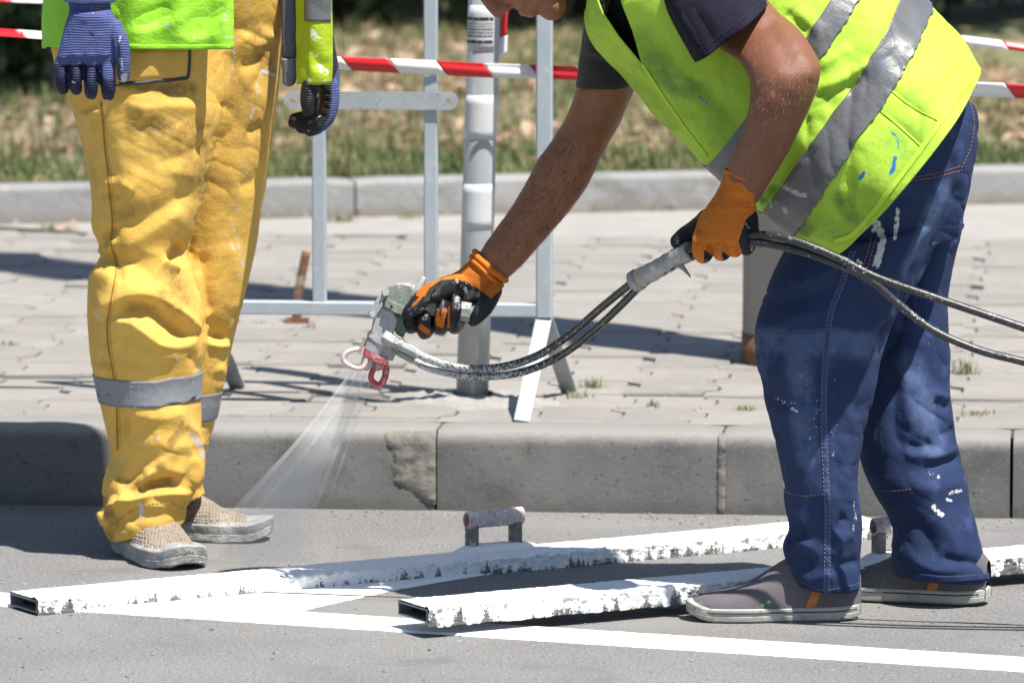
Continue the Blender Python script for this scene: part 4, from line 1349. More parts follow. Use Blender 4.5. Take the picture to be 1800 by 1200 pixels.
# ------------------------------------------------------------------ people
WPAINT = (0.50, 0.50, 0.50)
m_skin = mat('skin', (0.285, 0.112, 0.056), (0.225, 0.085, 0.042), 22, 0.5, bumps=((260, 0.0008), (900, 0.0004)), spec=0.4,
    layers=(('attr', ('tan', 30.0, 0.5), (0.16, 0.062, 0.033), None), ('noise', (700, 0.60, 0.66), (0.14, 0.06, 0.036), None), ('noise', (60, 0.60, 0.72), (0.25, 0.105, 0.065), None),
            ('attr', ('stubble', 500.0, 1.2), (0.13, 0.09, 0.075), 0.7), ('spots', (260, 0.16, 20, 0.62, 0.68), (0.40, 0.30, 0.25), 0.6)))
m_skin.node_tree.nodes['Principled BSDF'].inputs['Subsurface Weight'].default_value = 0.06
m_skin.node_tree.nodes['Principled BSDF'].inputs['Subsurface Radius'].default_value = (0.012, 0.005, 0.003)
m_hair = mat('dark_hair', (0.03, 0.022, 0.016), (0.05, 0.036, 0.026), 60, 0.5, bumps=((300, 0.003),))
m_eye = mat('eye', (0.22, 0.19, 0.17), None, 10, 0.2)
m_arm_hair = mat('body_hair', (0.035, 0.022, 0.016), None, 10, 0.6)
m_arm_hair_sunlit = mat('sunlit_hair', (0.30, 0.20, 0.13), None, 10, 0.5)  # paler copy of the hair, sunlight on the near arm put into its colour

def head_parts(mb, O, f, u, s):
    """a head with brow, nose, lips, chin, ears; f face, u crown, s the side"""
    O, f, u, s = (np.array(x, float) for x in (O, f, u, s))
    M = np.eye(4); M[:3, 0], M[:3, 1], M[:3, 2], M[:3, 3] = f, s, u, O
    B = lambda c, r: mb.ball(c, r, M)
    B((-0.012, 0, 0.045), (0.098, 0.077, 0.098))
    B((0.038, 0, -0.04), (0.060, 0.060, 0.075))
    B((0.066, 0, -0.103), (0.026, 0.034, 0.024))
    B((0.02, 0.0, -0.085), (0.055, 0.055, 0.035))
    B((0.078, 0, 0.036), (0.018, 0.052, 0.014))
    for k in (-1, 1):
        B((0.060, 0.036 * k, -0.028), (0.03, 0.024, 0.024))
        B((0.100, 0.0125 * k, -0.036), (0.012, 0.0085, 0.009))
        B((-0.012, 0.079 * k, 0.0), (0.017, 0.009, 0.031))
    mb.tube(xf(M, [(0.092, 0, 0.018), (0.106, 0, -0.008), (0.113, 0, -0.028)]), [0.010, 0.0115, 0.0125], 14)
    B((0.092, 0, -0.064), (0.012, 0.025, 0.008))
    B((0.089, 0, -0.077), (0.012, 0.022, 0.009))
    return M

def eyes_hair(M, parent):
    for k in (-1, 1): put('eye', MB().ball((0.071, 0.032 * k, 0.010), (0.0115,) * 3, M, 10, 14), m_eye, parent)
    G = []
    for t in np.linspace(0.02, 1.0, 14):
        ring = []
        for a in np.linspace(0, 2 * math.pi, 40, endpoint=False):
            lim = 1.15 + 0.62 * (1 - math.cos(a)) / 2
            th = t * lim
            p = np.array((-0.014 + 0.104 * math.sin(th) * math.cos(a), 0.083 * math.sin(th) * math.sin(a), 0.045 + 0.104 * math.cos(th)))
            ring.append(p)
        G.append(ring)
    G = np.array(G)
    G = xf(M, G.reshape(-1, 3)).reshape(G.shape)
    put('hair', thick(MB().grid(G, True, True).mesh('h'), 0.006, 1.0), m_hair, parent)

def fingers(mb, chains, seg=14, n=18):
    for ch in chains:
        W, r = path3(ch, n)
        mb.tube(W, r, seg, True)

def shoe(name, toe, heel, z0, parent, mu, ms, width=1.0, height=1.0, L=None, sole_h=0.024, extra=()):
    toe, heel = np.array((toe[0], toe[1])), np.array((heel[0], heel[1]))
    d = heel - toe; L = np.linalg.norm(d); d /= L
    n = np.array((-d[1], d[0]))
    def P(t, y, z): return np.array((toe[0] + d[0] * t * L + n[0] * y, toe[1] + d[1] * t * L + n[1] * y, z0 + z))
    prof = [(0.0, 0.004, 0.022), (0.008, 0.017, 0.032), (0.03, 0.028, 0.039), (0.12, 0.042, 0.047), (0.25, 0.048, 0.055), (0.38, 0.0475, 0.071), (0.5, 0.044, 0.095), (0.6, 0.041, 0.112), (0.72, 0.038, 0.115), (0.85, 0.036, 0.105), (0.95, 0.031, 0.095), (1.0, 0.018, 0.080)]
    X = crom(np.array(prof), 44)
    G = []
    for t, w, h in X:
        ring = []
        for a in np.linspace(0, math.pi, 26):
            c, s = math.cos(a), math.sin(a)
            ring.append(P(t, w * width * np.sign(c) * abs(c) ** 0.75, 0.012 + (h * height - 0.012) * s ** 0.8))
        G.append(ring)
    me = MB().grid(np.array(G), False).mesh(name)
    sh = put(name, me, mu, parent)
    out = [(-0.012, 0.0), (-0.009, 0.008), (0.0, 0.0165), (0.015, 0.0245), (0.04, 0.0335), (0.075, 0.0395), (0.12, 0.0440), (0.25, 0.0505), (0.38, 0.050), (0.55, 0.0435), (0.75, 0.0405), (0.9, 0.038), (0.97, 0.030), (1.0, 0.016), (1.005, 0.0)]
    H = crom(np.array(out), 56)
    loop = [(t, w) for t, w in H] + [(t, -w) for t, w in H[::-1][1:-1]]
    rings = []
    for k, z in ((0.90, 0.0005), (0.985, 0.004), (1.0, sole_h * 0.45), (0.985, sole_h * 0.5), (1.0, sole_h * 0.56), (1.0, sole_h * 0.92), (0.955, sole_h), (0.8, sole_h)):
        rings.append([P(0.5 + (t - 0.5) * (0.5 + 0.5 * k) if k < 1 else t, w * width * k, z + (0.010 * max(0, (0.14 - t) / 0.14) ** 2) + 0.004 * max(0, (t - 0.85) / 0.15)) for t, w in loop])
    so = put('sole', MB().grid(np.array(rings), True, True, True), ms, sh)
    sharp(so, 30)
    return sh, P

def body_hair(name, surf_me, region, n, length, m, parent, seed, down):
    """short body hairs rooted on the skin where the photo shows them"""
    V, N = getV(surf_me), getN(surf_me)
    px, py = project(V)
    view = CAM - V
    ok = np.where(inpoly(px, py, region))[0]
    if not len(ok): return
    r = np.random.default_rng(seed)
    idx = r.choice(ok, n)
    B = V[idx] + r.normal(0, 0.0015, (n, 3)); nn = N[idx]
    B = B - nn * ((B - V[idx]) * nn).sum(1)[:, None]
    dwn = np.array(down) + r.normal(0, 0.35, (n, 3))
    dwn = dwn - nn * (dwn * nn).sum(1)[:, None]; dwn /= np.linalg.norm(dwn, axis=1)[:, None]
    L = length * r.uniform(0.5, 1.2, (n, 1))
    mid = B + dwn * L * 0.5 + nn * L * 0.28
    tip = B + dwn * L + nn * L * 0.32
    side = np.cross(dwn, nn) * 0.00016
    Q = np.stack((B - side, B + side, mid + side * 0.8, mid - side * 0.8, tip), 1).reshape(-1, 3)
    k = np.arange(n)[:, None] * 5
    F = (k + np.array([0, 1, 2, 3])).tolist() + (k + np.array([3, 2, 4])).tolist()
    me = bpy.data.meshes.new(name); me.from_pydata(Q.tolist(), [], F)
    tag(put(name, me, m, parent, smooth=False), kind='stuff')

def cuff_roll(name, A, B, Y, ry, r, m, parent, seg=36, wob=0.0015):
    a, b = at(A[0], A[1], Y), at(B[0], B[1], Y)
    c, h = (a + b) / 2, (b - a) / 2
    P = np.array([c + h * math.cos(t) + np.array((0, ry * math.sin(t), 0)) for t in np.linspace(0, 2 * math.pi, seg, endpoint=False)])
    P = P + (wob * vnoise(P, 60, 3))[:, None] * np.array((0.5, 0, 1.0))
    G = []
    for i in range(seg):
        t = P[(i + 1) % seg] - P[i - 1]; t /= np.linalg.norm(t)
        n1 = P[i] - c; n1 -= t * (n1 @ t); n1 /= np.linalg.norm(n1); n2 = np.cross(t, n1)
        G.append([P[i] + r * (math.cos(q) * n1 + math.sin(q) * n2) for q in np.linspace(0, 2 * math.pi, 10, endpoint=False)])
    G.append(G[0])
    return put(name, MB().grid(np.array(G), True), m, parent)

# ================================================================== the man bending over the spray gun
BASE_R = np.array((0.46, 9.81, 0.0))
mb = MB()
TOR = [(1060, -10, 1130, -200, 6.62, .10), (1060, 45, 1220, -215, 6.62, .17), (1075, 75, 1290, -205, 6.62, .185), (1115, 120, 1370, -175, 6.62, .185), (1170, 190, 1445, -130, 6.62, .18),
       (1220, 235, 1510, -90, 6.62, .175), (1262, 275, 1560, -50, 6.62, .17), (1330, 330, 1610, 15, 6.62, .165), (1400, 390, 1660, 80, 6.63, .165), (1455, 370, 1670, 200, 6.63, .14), (1470, 420, 1640, 330, 6.63, .12)]
UP = -0.03      # he leans a little towards the road
TOR = [(a_, b_, c_, d_, Y_ + UP * min(1, i_ and (11 - i_) / 3 or 1), r_) for i_, (a_, b_, c_, d_, Y_, r_) in enumerate(TOR)]
mb.grid(loft(TOR, 60, 48, shrink=0.92), True, True, True)
NEAR_ARM = [(1215, 40, 1325, -40, 6.46, .058), (1265, 85, 1362, 15, 6.41, .057), (1298, 108, 1410, 58, 6.35, .056), (1317, 140, 1441, 110, 6.315, .054), (1318, 175, 1440, 144, 6.31, .051), (1312, 209, 1427, 182, 6.32, .050),
            (1302, 240, 1409, 222, 6.34, .046), (1285, 280, 1389, 262, 6.37, .041), (1276, 306, 1350, 326, 6.395, .033), (1258, 350, 1325, 365, 6.41, .027), (1240, 395, 1300, 405, 6.41, .016)]
NEAR_ARM = [(a_, b_, c_, d_, Y_ + UP, r_) for a_, b_, c_, d_, Y_, r_ in NEAR_ARM]
mb.grid(loft(NEAR_ARM, 60, 32), True, True, True)
FAR_ARM = [(1120, 0, 1230, 20, 6.74, .06), (1050, 80, 1140, 100, 6.78, .054), (1015, 152, 1112, 165, 6.80, .050), (996, 203, 1090, 217, 6.80, .047), (966, 252, 1068, 256, 6.79, .047), (944, 282, 1053, 284, 6.785, .047),
           (925, 320, 1031, 330, 6.78, .045), (900, 362, 1004, 367, 6.77, .042), (874, 398, 974, 403, 6.76, .037), (853, 428, 920, 464, 6.745, .030), (840, 448, 890, 492, 6.74, .027), (800, 490, 845, 530, 6.73, .016)]
mb.grid(loft(FAR_ARM, 60, 32), True, True, True)
NLEG = [(1385, 430, 1655, 390, 6.575, .108), (1356, 485, 1632, 465, 6.575, .108), (1337, 535, 1602, 517, 6.57, .104), (1327, 575, 1576, 557, 6.565, .10), (1325, 605, 1560, 596, 6.56, .098), (1328, 640, 1548, 635, 6.56, .096), (1337, 692, 1540, 680, 6.555, .092),
        (1352, 752, 1524, 750, 6.55, .086), (1369, 831, 1513, 828, 6.545, .08), (1373, 868, 1515, 868, 6.545, .077), (1379, 897, 1517, 915, 6.545, .075), (1386, 930, 1516, 948, 6.545, .073), (1377, 958, 1514, 975, 6.545, .074), (1383, 985, 1514, 1006, 6.545, .072), (1397, 1026, 1514, 1035, 6.545, .068)]
FLEG = [(1480, 400, 1690, 395, 6.71, .105), (1500, 470, 1676, 465, 6.71, .10), (1505, 530, 1668, 528, 6.71, .098), (1500, 600, 1669, 585, 6.70, .095), (1500, 650, 1673, 640, 6.70, .093), (1500, 700, 1673, 697, 6.69, .09), (1503, 764, 1682, 762, 6.68, .086),
        (1514, 815, 1692, 800, 6.675, .084), (1526, 848, 1702, 842, 6.67, .082), (1541, 876, 1709, 884, 6.67, .08), (1564, 915, 1717, 912, 6.665, .078), (1571, 940, 1724, 950, 6.66, .076), (1567, 968, 1735, 990, 6.655, .074), (1575, 1008, 1741, 1022, 6.65, .07)]
mb.grid(loft(NLEG, 60, 32, shrink=0.72), True, True, True)
FLEG = [(a_, b_, c_, d_, Y_ + 0.05, r_) for a_, b_, c_, d_, Y_, r_ in FLEG]
mb.grid(loft(FLEG, 60, 32, shrink=0.72), True, True, True)
p = math.radians(64)
fv, uv, sv = np.array((-math.cos(p), -0.10, -math.sin(p))), np.array((-math.sin(p), 0, math.cos(p))), np.array((0, -1, 0))
fv /= np.linalg.norm(fv); sv = np.cross(fv, uv); sv /= np.linalg.norm(sv)
if sv[1] > 0: sv = -sv
sub = at(899, 16, 6.62 + UP)
HO = sub - 0.1 * fv + 0.045 * uv
MR = head_parts(mb, HO, fv, uv, sv)
mb.tube([at(1140, -95, 6.62 + UP), at(1060, -88, 6.62 + UP), HO + fv * 0.0 - uv * 0.06 + np.array((0.01, 0, 0.02))], [0.07, 0.062, 0.058], 20)
me = remesh(mb, 0.0042, 4)
# sinews and elbow
sculpt(me, [([(1395, 95), (1425, 118), (1418, 145)], 0.004, 14), ([(1345, 30), (1372, 80), (1392, 105)], -0.003, 16), ([(1330, 170), (1345, 230), (1320, 290)], 0.003, 18), ([(1395, 160), (1375, 230), (1352, 290)], -0.0025, 12),
            ([(985, 262), (960, 290), (930, 340)], 0.003, 16), ([(1012, 270), (985, 330), (930, 410)], -0.003, 14), ([(893, 11), (895, 11)], -0.008, 5), ([(916, 22), (924, 12), (930, 4)], -0.004, 4), ([(985, 30), (1010, 12)], -0.002, 14)])
wrinkle(me, [(0.0008, (60, 60, 60), 3)])
V = getV(me); px, py = project(V)
attr(me, 'tan', np.where((V[:, 1] - YOFF) < 6.53, 0.62, 0.30) * (px > 860))
attr(me, 'stubble', 0.42 * sstep(np.hypot((px - 955) / 45, (py - 25) / 26), 1.1, 0.5))
person_r = tag(put('person', me, m_skin, loc=BASE_R), 'man bending over in lime vest and blue work trousers, spraying paint on the road', 'person')
W0 = lambda m_: None
eyes_hair(MR, person_r)
me_w = me.copy(); me_w.transform(Matrix.Translation(Vector(BASE_R)))
body_hair('arm_hair', me_w, [(1320, 140), (1440, 110), (1428, 180), (1390, 262), (1345, 318), (1280, 300), (1312, 210)], 900, 0.010, m_arm_hair_sunlit, person_r, 5, (-0.3, -0.1, -1))
body_hair('arm_hair', me_w, [(985, 240), (1070, 255), (1030, 335), (975, 405), (915, 470), (850, 430), (900, 365), (945, 280)], 2600, 0.011, m_arm_hair, person_r, 6, (-0.6, 0, -0.8))
bpy.data.meshes.remove(me_w)

# ---- blue work trousers
DEN1, DEN2 = (0.0115, 0.023, 0.066), (0.0165, 0.031, 0.085)
m_denim = mat('blue_work_cloth', DEN1, DEN2, 9, 0.85, bumps=((220, 0.0006), (40, 0.0015)), spec=0.25,
    layers=(('noise', (16, 0.56, 0.72), (0.030, 0.052, 0.130), None), ('soft', ('wear', 26.0, 0.8), (0.058, 0.090, 0.175), None), ('attr', ('paint', 130.0, 1.35), WPAINT, 0.6), ('spots', (70, 0.10, 5, 0.58, 0.63), (0.42, 0.43, 0.46), 0.6)))
m_thread = mat('orange_thread', (0.24, 0.12, 0.05), None, 50, 0.8)
m_thread_pale = mat('pale_thread', (0.10, 0.11, 0.18), None, 50, 0.8)
mb = MB()
PEL = [(1440, 190, 1640, 110, 6.63, .15), (1410, 280, 1700, 165, 6.63, .165), (1395, 340, 1722, 200, 6.63, .172), (1388, 400, 1716, 270, 6.63, .168), (1380, 440, 1702, 345, 6.635, .155), (1400, 480, 1690, 410, 6.64, .13)]
mb.grid(loft(PEL, 40, 64), True, True, True)
mb.grid(loft(NLEG, 110, 64), True, True, True)
mb.grid(loft(FLEG, 110, 64), True, True, True)
me = remesh(mb, 0.0032, 4)
wrinkle(me, [(0.0030, (13, 13, 7), 11), (0.0010, (34, 34, 22), 12)])
creases(me, 0.0036, (9, 9, 22), 13, 0.6)
creases(me, 0.0016, (26, 26, 8), 15, 0.0)
sculpt(me, [
    # near leg
    ([(1330, 585), (1390, 560), (1450, 545)], 0.005, 16), ([(1345, 540), (1420, 520), (1470, 500)], -0.005, 14), ([(1380, 500), (1430, 490), (1490, 455)], 0.005, 14),
    ([(1345, 695), (1385, 708), (1420, 690)], -0.010, 20), ([(1350, 720), (1395, 728), (1440, 712)], 0.006, 16), ([(1484, 625), (1500, 690), (1512, 740)], -0.005, 12), ([(1470, 640), (1482, 700), (1500, 760)], 0.005, 12),
    ([(1400, 610), (1398, 680), (1404, 760), (1408, 850)], 0.004, 12), ([(1424, 640), (1430, 760), (1428, 860)], -0.003, 12), ([(1490, 760), (1488, 830), (1495, 900)], 0.004, 12), ([(1470, 800), (1474, 880)], -0.003, 10),
    ([(1384, 985), (1402, 965), (1412, 956), (1432, 966)], 0.011, 13), ([(1388, 968), (1410, 985), (1436, 996)], -0.009, 11), ([(1473, 935), (1480, 915), (1490, 905)], -0.008, 11), ([(1462, 980), (1480, 950), (1500, 935)], 0.007, 12),
    ([(1380, 950), (1395, 945), (1420, 930)], -0.007, 12), ([(1392, 1005), (1430, 1020), (1470, 1010)], 0.006, 10), ([(1465, 1000), (1490, 990), (1512, 985)], -0.006, 9), ([(1400, 900), (1440, 890), (1480, 860)], 0.004, 16),
    # seat and far leg
    ([(1545, 640), (1575, 590), (1600, 520), (1625, 440)], -0.012, 20), ([(1570, 420), (1540, 470), (1500, 520)], 0.008, 22), ([(1500, 520), (1545, 560), (1565, 600)], -0.008, 16), ([(1535, 575), (1565, 555), (1568, 580)], 0.009, 14),
    ([(1690, 310), (1670, 370), (1640, 440), (1600, 500)], -0.010, 14, 8), ([(1668, 320), (1640, 380), (1590, 450), (1560, 500)], 0.009, 20), ([(1700, 300), (1690, 380), (1672, 450)], 0.006, 12), ([(1510, 430), (1560, 380), (1610, 330)], -0.005, 18),
    ([(1564, 650), (1572, 700), (1574, 760), (1590, 795)], -0.006, 12), ([(1586, 640), (1594, 700), (1600, 760)], 0.005, 14), ([(1588, 796), (1612, 800), (1640, 792)], 0.006, 11), ([(1592, 780), (1620, 786), (1640, 778)], -0.008, 10),
    ([(1629, 818), (1660, 812), (1688, 800)], -0.009, 9, 6), ([(1620, 806), (1655, 800), (1684, 786)], 0.007, 11), ([(1645, 700), (1656, 712), (1670, 716)], -0.007, 9), ([(1640, 690), (1658, 697), (1672, 700)], 0.006, 9), ([(1650, 765), (1672, 758), (1684, 748)], -0.006, 8),
    ([(1600, 850), (1640, 860), (1690, 850)], 0.005, 18), ([(1570, 900), (1620, 930), (1650, 985)], -0.008, 16), ([(1640, 900), (1670, 940), (1690, 990)], 0.005, 16), ([(1652, 978), (1690, 985), (1738, 992)], -0.007, 8), ([(1600, 980), (1640, 1000), (1690, 1003)], 0.006, 11),
    ([(1610, 640), (1618, 720), (1622, 790)], 0.004, 10), ([(1640, 560), (1640, 640), (1650, 700)], -0.004, 12)])
strokes_attr(me, 'paint', [([(1540, 392), (1552, 420), (1545, 450), (1540, 465)], 13, 0.62), ([(1578, 368), (1576, 395), (1572, 418)], 8, 0.6), ([(1543, 395), (1535, 405)], 7, 0.6), ([(1508, 458), (1514, 462)], 5, 0.75),
    ([(1365, 700), (1385, 710), (1400, 706)], 8, 0.42), ([(1392, 718), (1400, 722)], 6, 0.68), ([(1410, 660), (1440, 700), (1425, 790)], 16, 0.33), ([(1460, 600), (1470, 740), (1460, 800)], 14, 0.30), ([(1640, 890), (1655, 905)], 9, 0.6), ([(1632, 830), (1650, 838)], 9, 0.45), ([(1670, 866), (1688, 862)], 8, 0.55), ([(1665, 878), (1672, 879)], 6, 0.6), ([(1500, 880), (1505, 905), (1500, 935)], 5, 0.42)])
strokes_attr(me, 'wear', [([(1345, 600), (1440, 600), (1530, 610)], 40, 0.5), ([(1400, 600), (1420, 800)], 40, 0.42), ([(1600, 640), (1640, 780)], 40, 0.42), ([(1660, 330), (1600, 480)], 30, 0.5)])
tr_r = put('work_trousers', me, m_denim, person_r)
me2 = me
SR = Surf(tr_r)
mbs = MB()
def many(name, lines, surf, m, parent, **kw_):
    for L in lines:
        q = stitch('x', surf, L, m, None, raw=True, **kw_)
        if q and q.n: tag(put(name, q, m, parent, smooth=False), kind='stuff')
# felled side seam: a puckered strip with two rows of thread
seam = [(1500, 440), (1480, 500), (1462, 545), (1455, 590), (1449, 680), (1449, 752), (1452, 830), (1455, 900), (1455, 970), (1453, 1042)]
def puck(w, off, n=170):
    G = ribbon(SR, seam, w, off, n, 7)
    i = np.arange(len(G))
    prof = np.array([0, .5, .9, 1, .9, .5, 0])
    G[:, :, 1] -= (0.0007 + 0.0012 * (np.sin(i * 1.15) > 0.0))[:, None] * prof[None, :]
    return G
put('side_seam', MB().grid(puck(10, 0.0004)), mat('seam_cloth', (0.022, 0.036, 0.105), (0.03, 0.046, 0.125), 150, 0.9, bumps=((400, 0.0008),)), tr_r)
many('seam_thread', [[(x - 5, y) for x, y in seam], [(x + 4, y) for x, y in seam]], SR, m_thread_pale, tr_r, off=0.0012, w=0.0008)
many('knee_patch_thread', [[(1328, 590), (1380, 590), (1452, 588)], [(1374, 862), (1410, 871), (1452, 868)], [(1534, 862), (1575, 862), (1605, 858)]], SR, m_thread, tr_r, w=0.0006, off=0.0004, length=0.004)
many('pocket_thread', [[(1592, 313), (1640, 306), (1689, 292)], [(1594, 319), (1640, 312), (1691, 299)], [(1690, 295), (1706, 258), (1712, 215), (1705, 180), (1698, 160)], [(1532, 420), (1520, 460), (1512, 480)], [(1540, 418), (1527, 462), (1519, 484)]], SR, m_thread, tr_r, w=0.0008, off=0.0005)
many('hem_thread', [[(1398, 1018), (1448, 1036), (1512, 1024)], [(1600, 1004), (1660, 1012), (1738, 1008)]], SR, m_thread_pale, tr_r, w=0.0006, off=0.0004)
# raised hem welts and pocket welt
for nm, L, w in (('hem', [(1398, 1024), (1420, 1034), (1449, 1041), (1485, 1036), (1512, 1028)], 11), ('hem', [(1600, 1010), (1660, 1017), (1700, 1016), (1738, 1012)], 11)):
    G = ribbon(SR, L, w, 0.0016, 40, 5)
    if len(G) > 3: put(nm, thick(MB().grid(G).mesh('h'), 0.0015, 0), m_denim, tr_r)

# ---- shoes
m_canvas = mat('grey_canvas', (0.082, 0.074, 0.083), (0.100, 0.090, 0.099), 30, 0.9, bumps=((240, 0.0008),),
    layers=(('attr', ('green', 160.0, 1.2), (0.16, 0.52, 0.14), 0.6), ('noise', (28, 0.58, 0.72), (0.135, 0.125, 0.125), None), ('spots', (80, 0.10, 8, 0.58, 0.63), (0.6, 0.6, 0.6), None)))
m_rubber_w = mat('dirty_white_rubber', (0.38, 0.375, 0.34), (0.28, 0.275, 0.245), 30, 0.6, bumps=((160, 0.0008),), layers=(('noise', (45, 0.55, 0.7), (0.2, 0.195, 0.17), None), ('height', (0.009, -0.004, 60, 0.012), (0.22, 0.21, 0.19), None)))
m_tag = mat('orange_tag', (0.38, 0.15, 0.035), (0.30, 0.11, 0.03), 60, 0.7)
m_navy = mat('navy_line', (0.02, 0.025, 0.05), None, 20, 0.6)
def canvas_shoe(toe, heel, z0, lab):
    sh, P = shoe('shoe', toe, heel, z0, person_r, m_canvas, m_rubber_w, 1.0, 0.92)
    me = sh.data
    strokes_attr(me, 'green', [([(1352, 1055), (1340, 1066), (1330, 1070)], 9, 0.55), ([(1366, 1050), (1350, 1062)], 7, 0.5), ([(1372, 1022), (1376, 1028)], 5, 0.5)] if lab else [])
    # thin dark stripe round the sole and the side tag
    H = crom(np.array([(0.03, 0.030), (0.12, 0.0436), (0.25, 0.0507), (0.38, 0.0502), (0.55, 0.0437), (0.75, 0.0407), (0.9, 0.0382), (0.97, 0.0302)]), 40)
    sg = 1 if P(0.5, 1, 0)[1] < P(0.5, -1, 0)[1] else -1
    up_ = lambda t: 0.010 * max(0, (0.14 - t) / 0.14) ** 2 + 0.004 * max(0, (t - 0.85) / 0.15)
    put('sole_line', MB().tube([P(t, sg * (w + 0.0002), 0.0172 + up_(t)) for t, w in H], 0.0012, 6, False), m_navy, sh)
    s2 = Surf(sh)
    return sh, P, sg
sh1, P1, sg1 = canvas_shoe((0.290, 9.737), (0.575, 9.752), 0.0, True)
sh2, P2, sg2 = canvas_shoe((0.524, 9.985), (0.798, 9.885), 0.002, False)
for (sh, P, sg) in ((sh1, P1, sg1), (sh2, P2, sg2)):
    G = []
    for z in np.linspace(0.024, 0.058, 8):
        row = []
        for k in np.linspace(-0.03, 0.03, 5):
            t = 0.69 + k + (z - 0.02) * 1.4
            w_, h_ = np.interp(t, [0.6, 0.72, 0.85], [0.041, 0.038, 0.036]), np.interp(t, [0.6, 0.72, 0.85], [0.112, 0.115, 0.105]) * 0.92
            s_ = ((z - 0.012) / (h_ - 0.012)) ** (1 / 0.8); c_ = math.sqrt(max(0, 1 - s_ * s_)) ** 0.75
            row.append(P(t, sg * (w_ * c_ + 0.0015), z))
        G.append(row)
    put('side_tag', thick(MB().grid(np.array(G)).mesh('t'), 0.001, 0), m_tag, sh)

YOFF = 3.20 + UP
# ---- T-shirt
m_tee = mat('navy_tshirt', (0.0085, 0.0075, 0.0165), (0.011, 0.0095, 0.020), 12, 0.9, bumps=((60, 0.002), (300, 0.0004)), spec=0.2)
m_tee_dark = mat('shaded_tshirt', (0.016, 0.016, 0.018), (0.022, 0.022, 0.024), 12, 0.9, bumps=((60, 0.002), (400, 0.0004)), sheen=0.1)  # same navy shirt, coloured black for the shade on its far sleeve
TS = [(ax + 6, ay - 3, bx - 5, by + 8, Y - UP, ry + 0.006) for ax, ay, bx, by, Y, ry in TOR[:9]]
mb = MB()
mb.grid(loft(TS, 50, 60), True)
NS = [(1150, -40, 1310, -110, 6.47, .085), (1165, 5, 1330, -45, 6.44, .082), (1190, 55, 1342, -15, 6.41, .078), (1221, 110, 1349, 9, 6.385, .074)]
G = loft(NS, 34, 48)
w_ = np.linspace(0, 1, 34)[:, None] * 0.008 * np.sin(np.linspace(0, 2 * math.pi, 48, endpoint=False) * 5 + 1)[None, :]
G[..., 1] -= w_
mb.grid(G, True)
me = thick(mb.mesh('t'), 0.0016)
sculpt(me, [([(1200, 10), (1230, 50), (1250, 95)], -0.006, 12), ([(1235, 5), (1262, 45), (1280, 75)], 0.006, 14), ([(1290, -10), (1305, 30)], -0.005, 12), ([(1180, 0), (1210, 50), (1230, 90)], 0.004, 8)])
tee = put('tshirt', me, m_tee, person_r)
ST = Surf(tee)
many('sleeve_hem_thread', [[(1215, 100), (1280, 52), (1343, 0)]], ST, m_tee_dark, tee, w=0.0007)
FS = [(1095, -10, 1190, 20, 6.78, .085), (1034, 30, 1142, 75, 6.81, .084), (1020, 88, 1124, 114, 6.83, .074), (1012, 153, 1113, 150, 6.83, .064)]
G = loft(FS, 30, 44)
me = thick(MB().grid(G, True).mesh('s'), 0.0016)
sculpt(me, [([(1030, 85), (1060, 95), (1085, 92)], 0.008, 9), ([(1030, 98), (1055, 108), (1085, 104)], -0.007, 8), ([(1025, 62), (1050, 72)], -0.006, 8)])
wrinkle(me, [(0.003, (25, 25, 25), 5)])
put('sleeve', me, m_tee_dark, person_r)

# ---- lime vest with silver bands
LIME = (0.44, 0.68, 0.055)
m_lime = mat('lime_vest_cloth', LIME, (0.40, 0.63, 0.045), 6, 0.75, bumps=((45, 0.002),), trans=0.14,
    layers=(('noise', (9, 0.50, 0.72), (0.33, 0.53, 0.04), None), ('noise', (3.5, 0.52, 0.72), (0.33, 0.56, 0.04), None), ('noise', (22, 0.60, 0.76), (0.29, 0.47, 0.045), None), ('soft', ('dirt_shade', 14.0, 0.7), (0.23, 0.40, 0.03), None), ('soft', ('soot', 30.0, 0.9), (0.10, 0.19, 0.035), None), ('attr', ('blue', 120.0, 1.1), (0.015, 0.17, 0.42), 0.6), ('attr', ('paint', 110.0, 1.3), (0.46, 0.54, 0.36), 0.7), ('noise', (55, 0.66, 0.74), (0.24, 0.42, 0.03), None)))
m_silver = mat('silver_band', (0.125, 0.128, 0.134), (0.105, 0.108, 0.114), 8, 0.42, metal=0.15, bumps=((70, 0.0015), (600, 0.0002)),
    layers=(('attr', ('paint', 100.0, 1.2), (0.36, 0.365, 0.37), 0.6), ('noise', (24, 0.60, 0.74), (0.075, 0.078, 0.082), 0.6), ('spots', (60, 0.10, 6, 0.56, 0.62), (0.36, 0.365, 0.37), None), ('attr', ('blue', 120.0, 1.1), (0.015, 0.17, 0.42), 0.6)))
VS = [(1034, -60, 1110, -235, 6.62, .13), (1032, -10, 1150, -245, 6.62, .165), (1027, 40, 1222, -240, 6.62, .195), (1045, 80, 1292, -225, 6.62, .202), (1088, 130, 1370, -195, 6.62, .204), (1150, 207, 1450, -150, 6.62, .204),
      (1200, 253, 1515, -108, 6.62, .210), (1243, 291, 1570, -66, 6.62, .222), (1310, 346, 1634, 3, 6.62, .240), (1380, 405, 1685, 62, 6.62, .266), (1462, 437, 1718, 116, 6.62, .292)]
NVV, MVV = 270, 320
XS = loft(VS, NVV, MVV, 0.8)
th = np.linspace(0, 2 * math.pi, MVV, endpoint=False)
sv_ = np.linspace(0, 1, NVV)
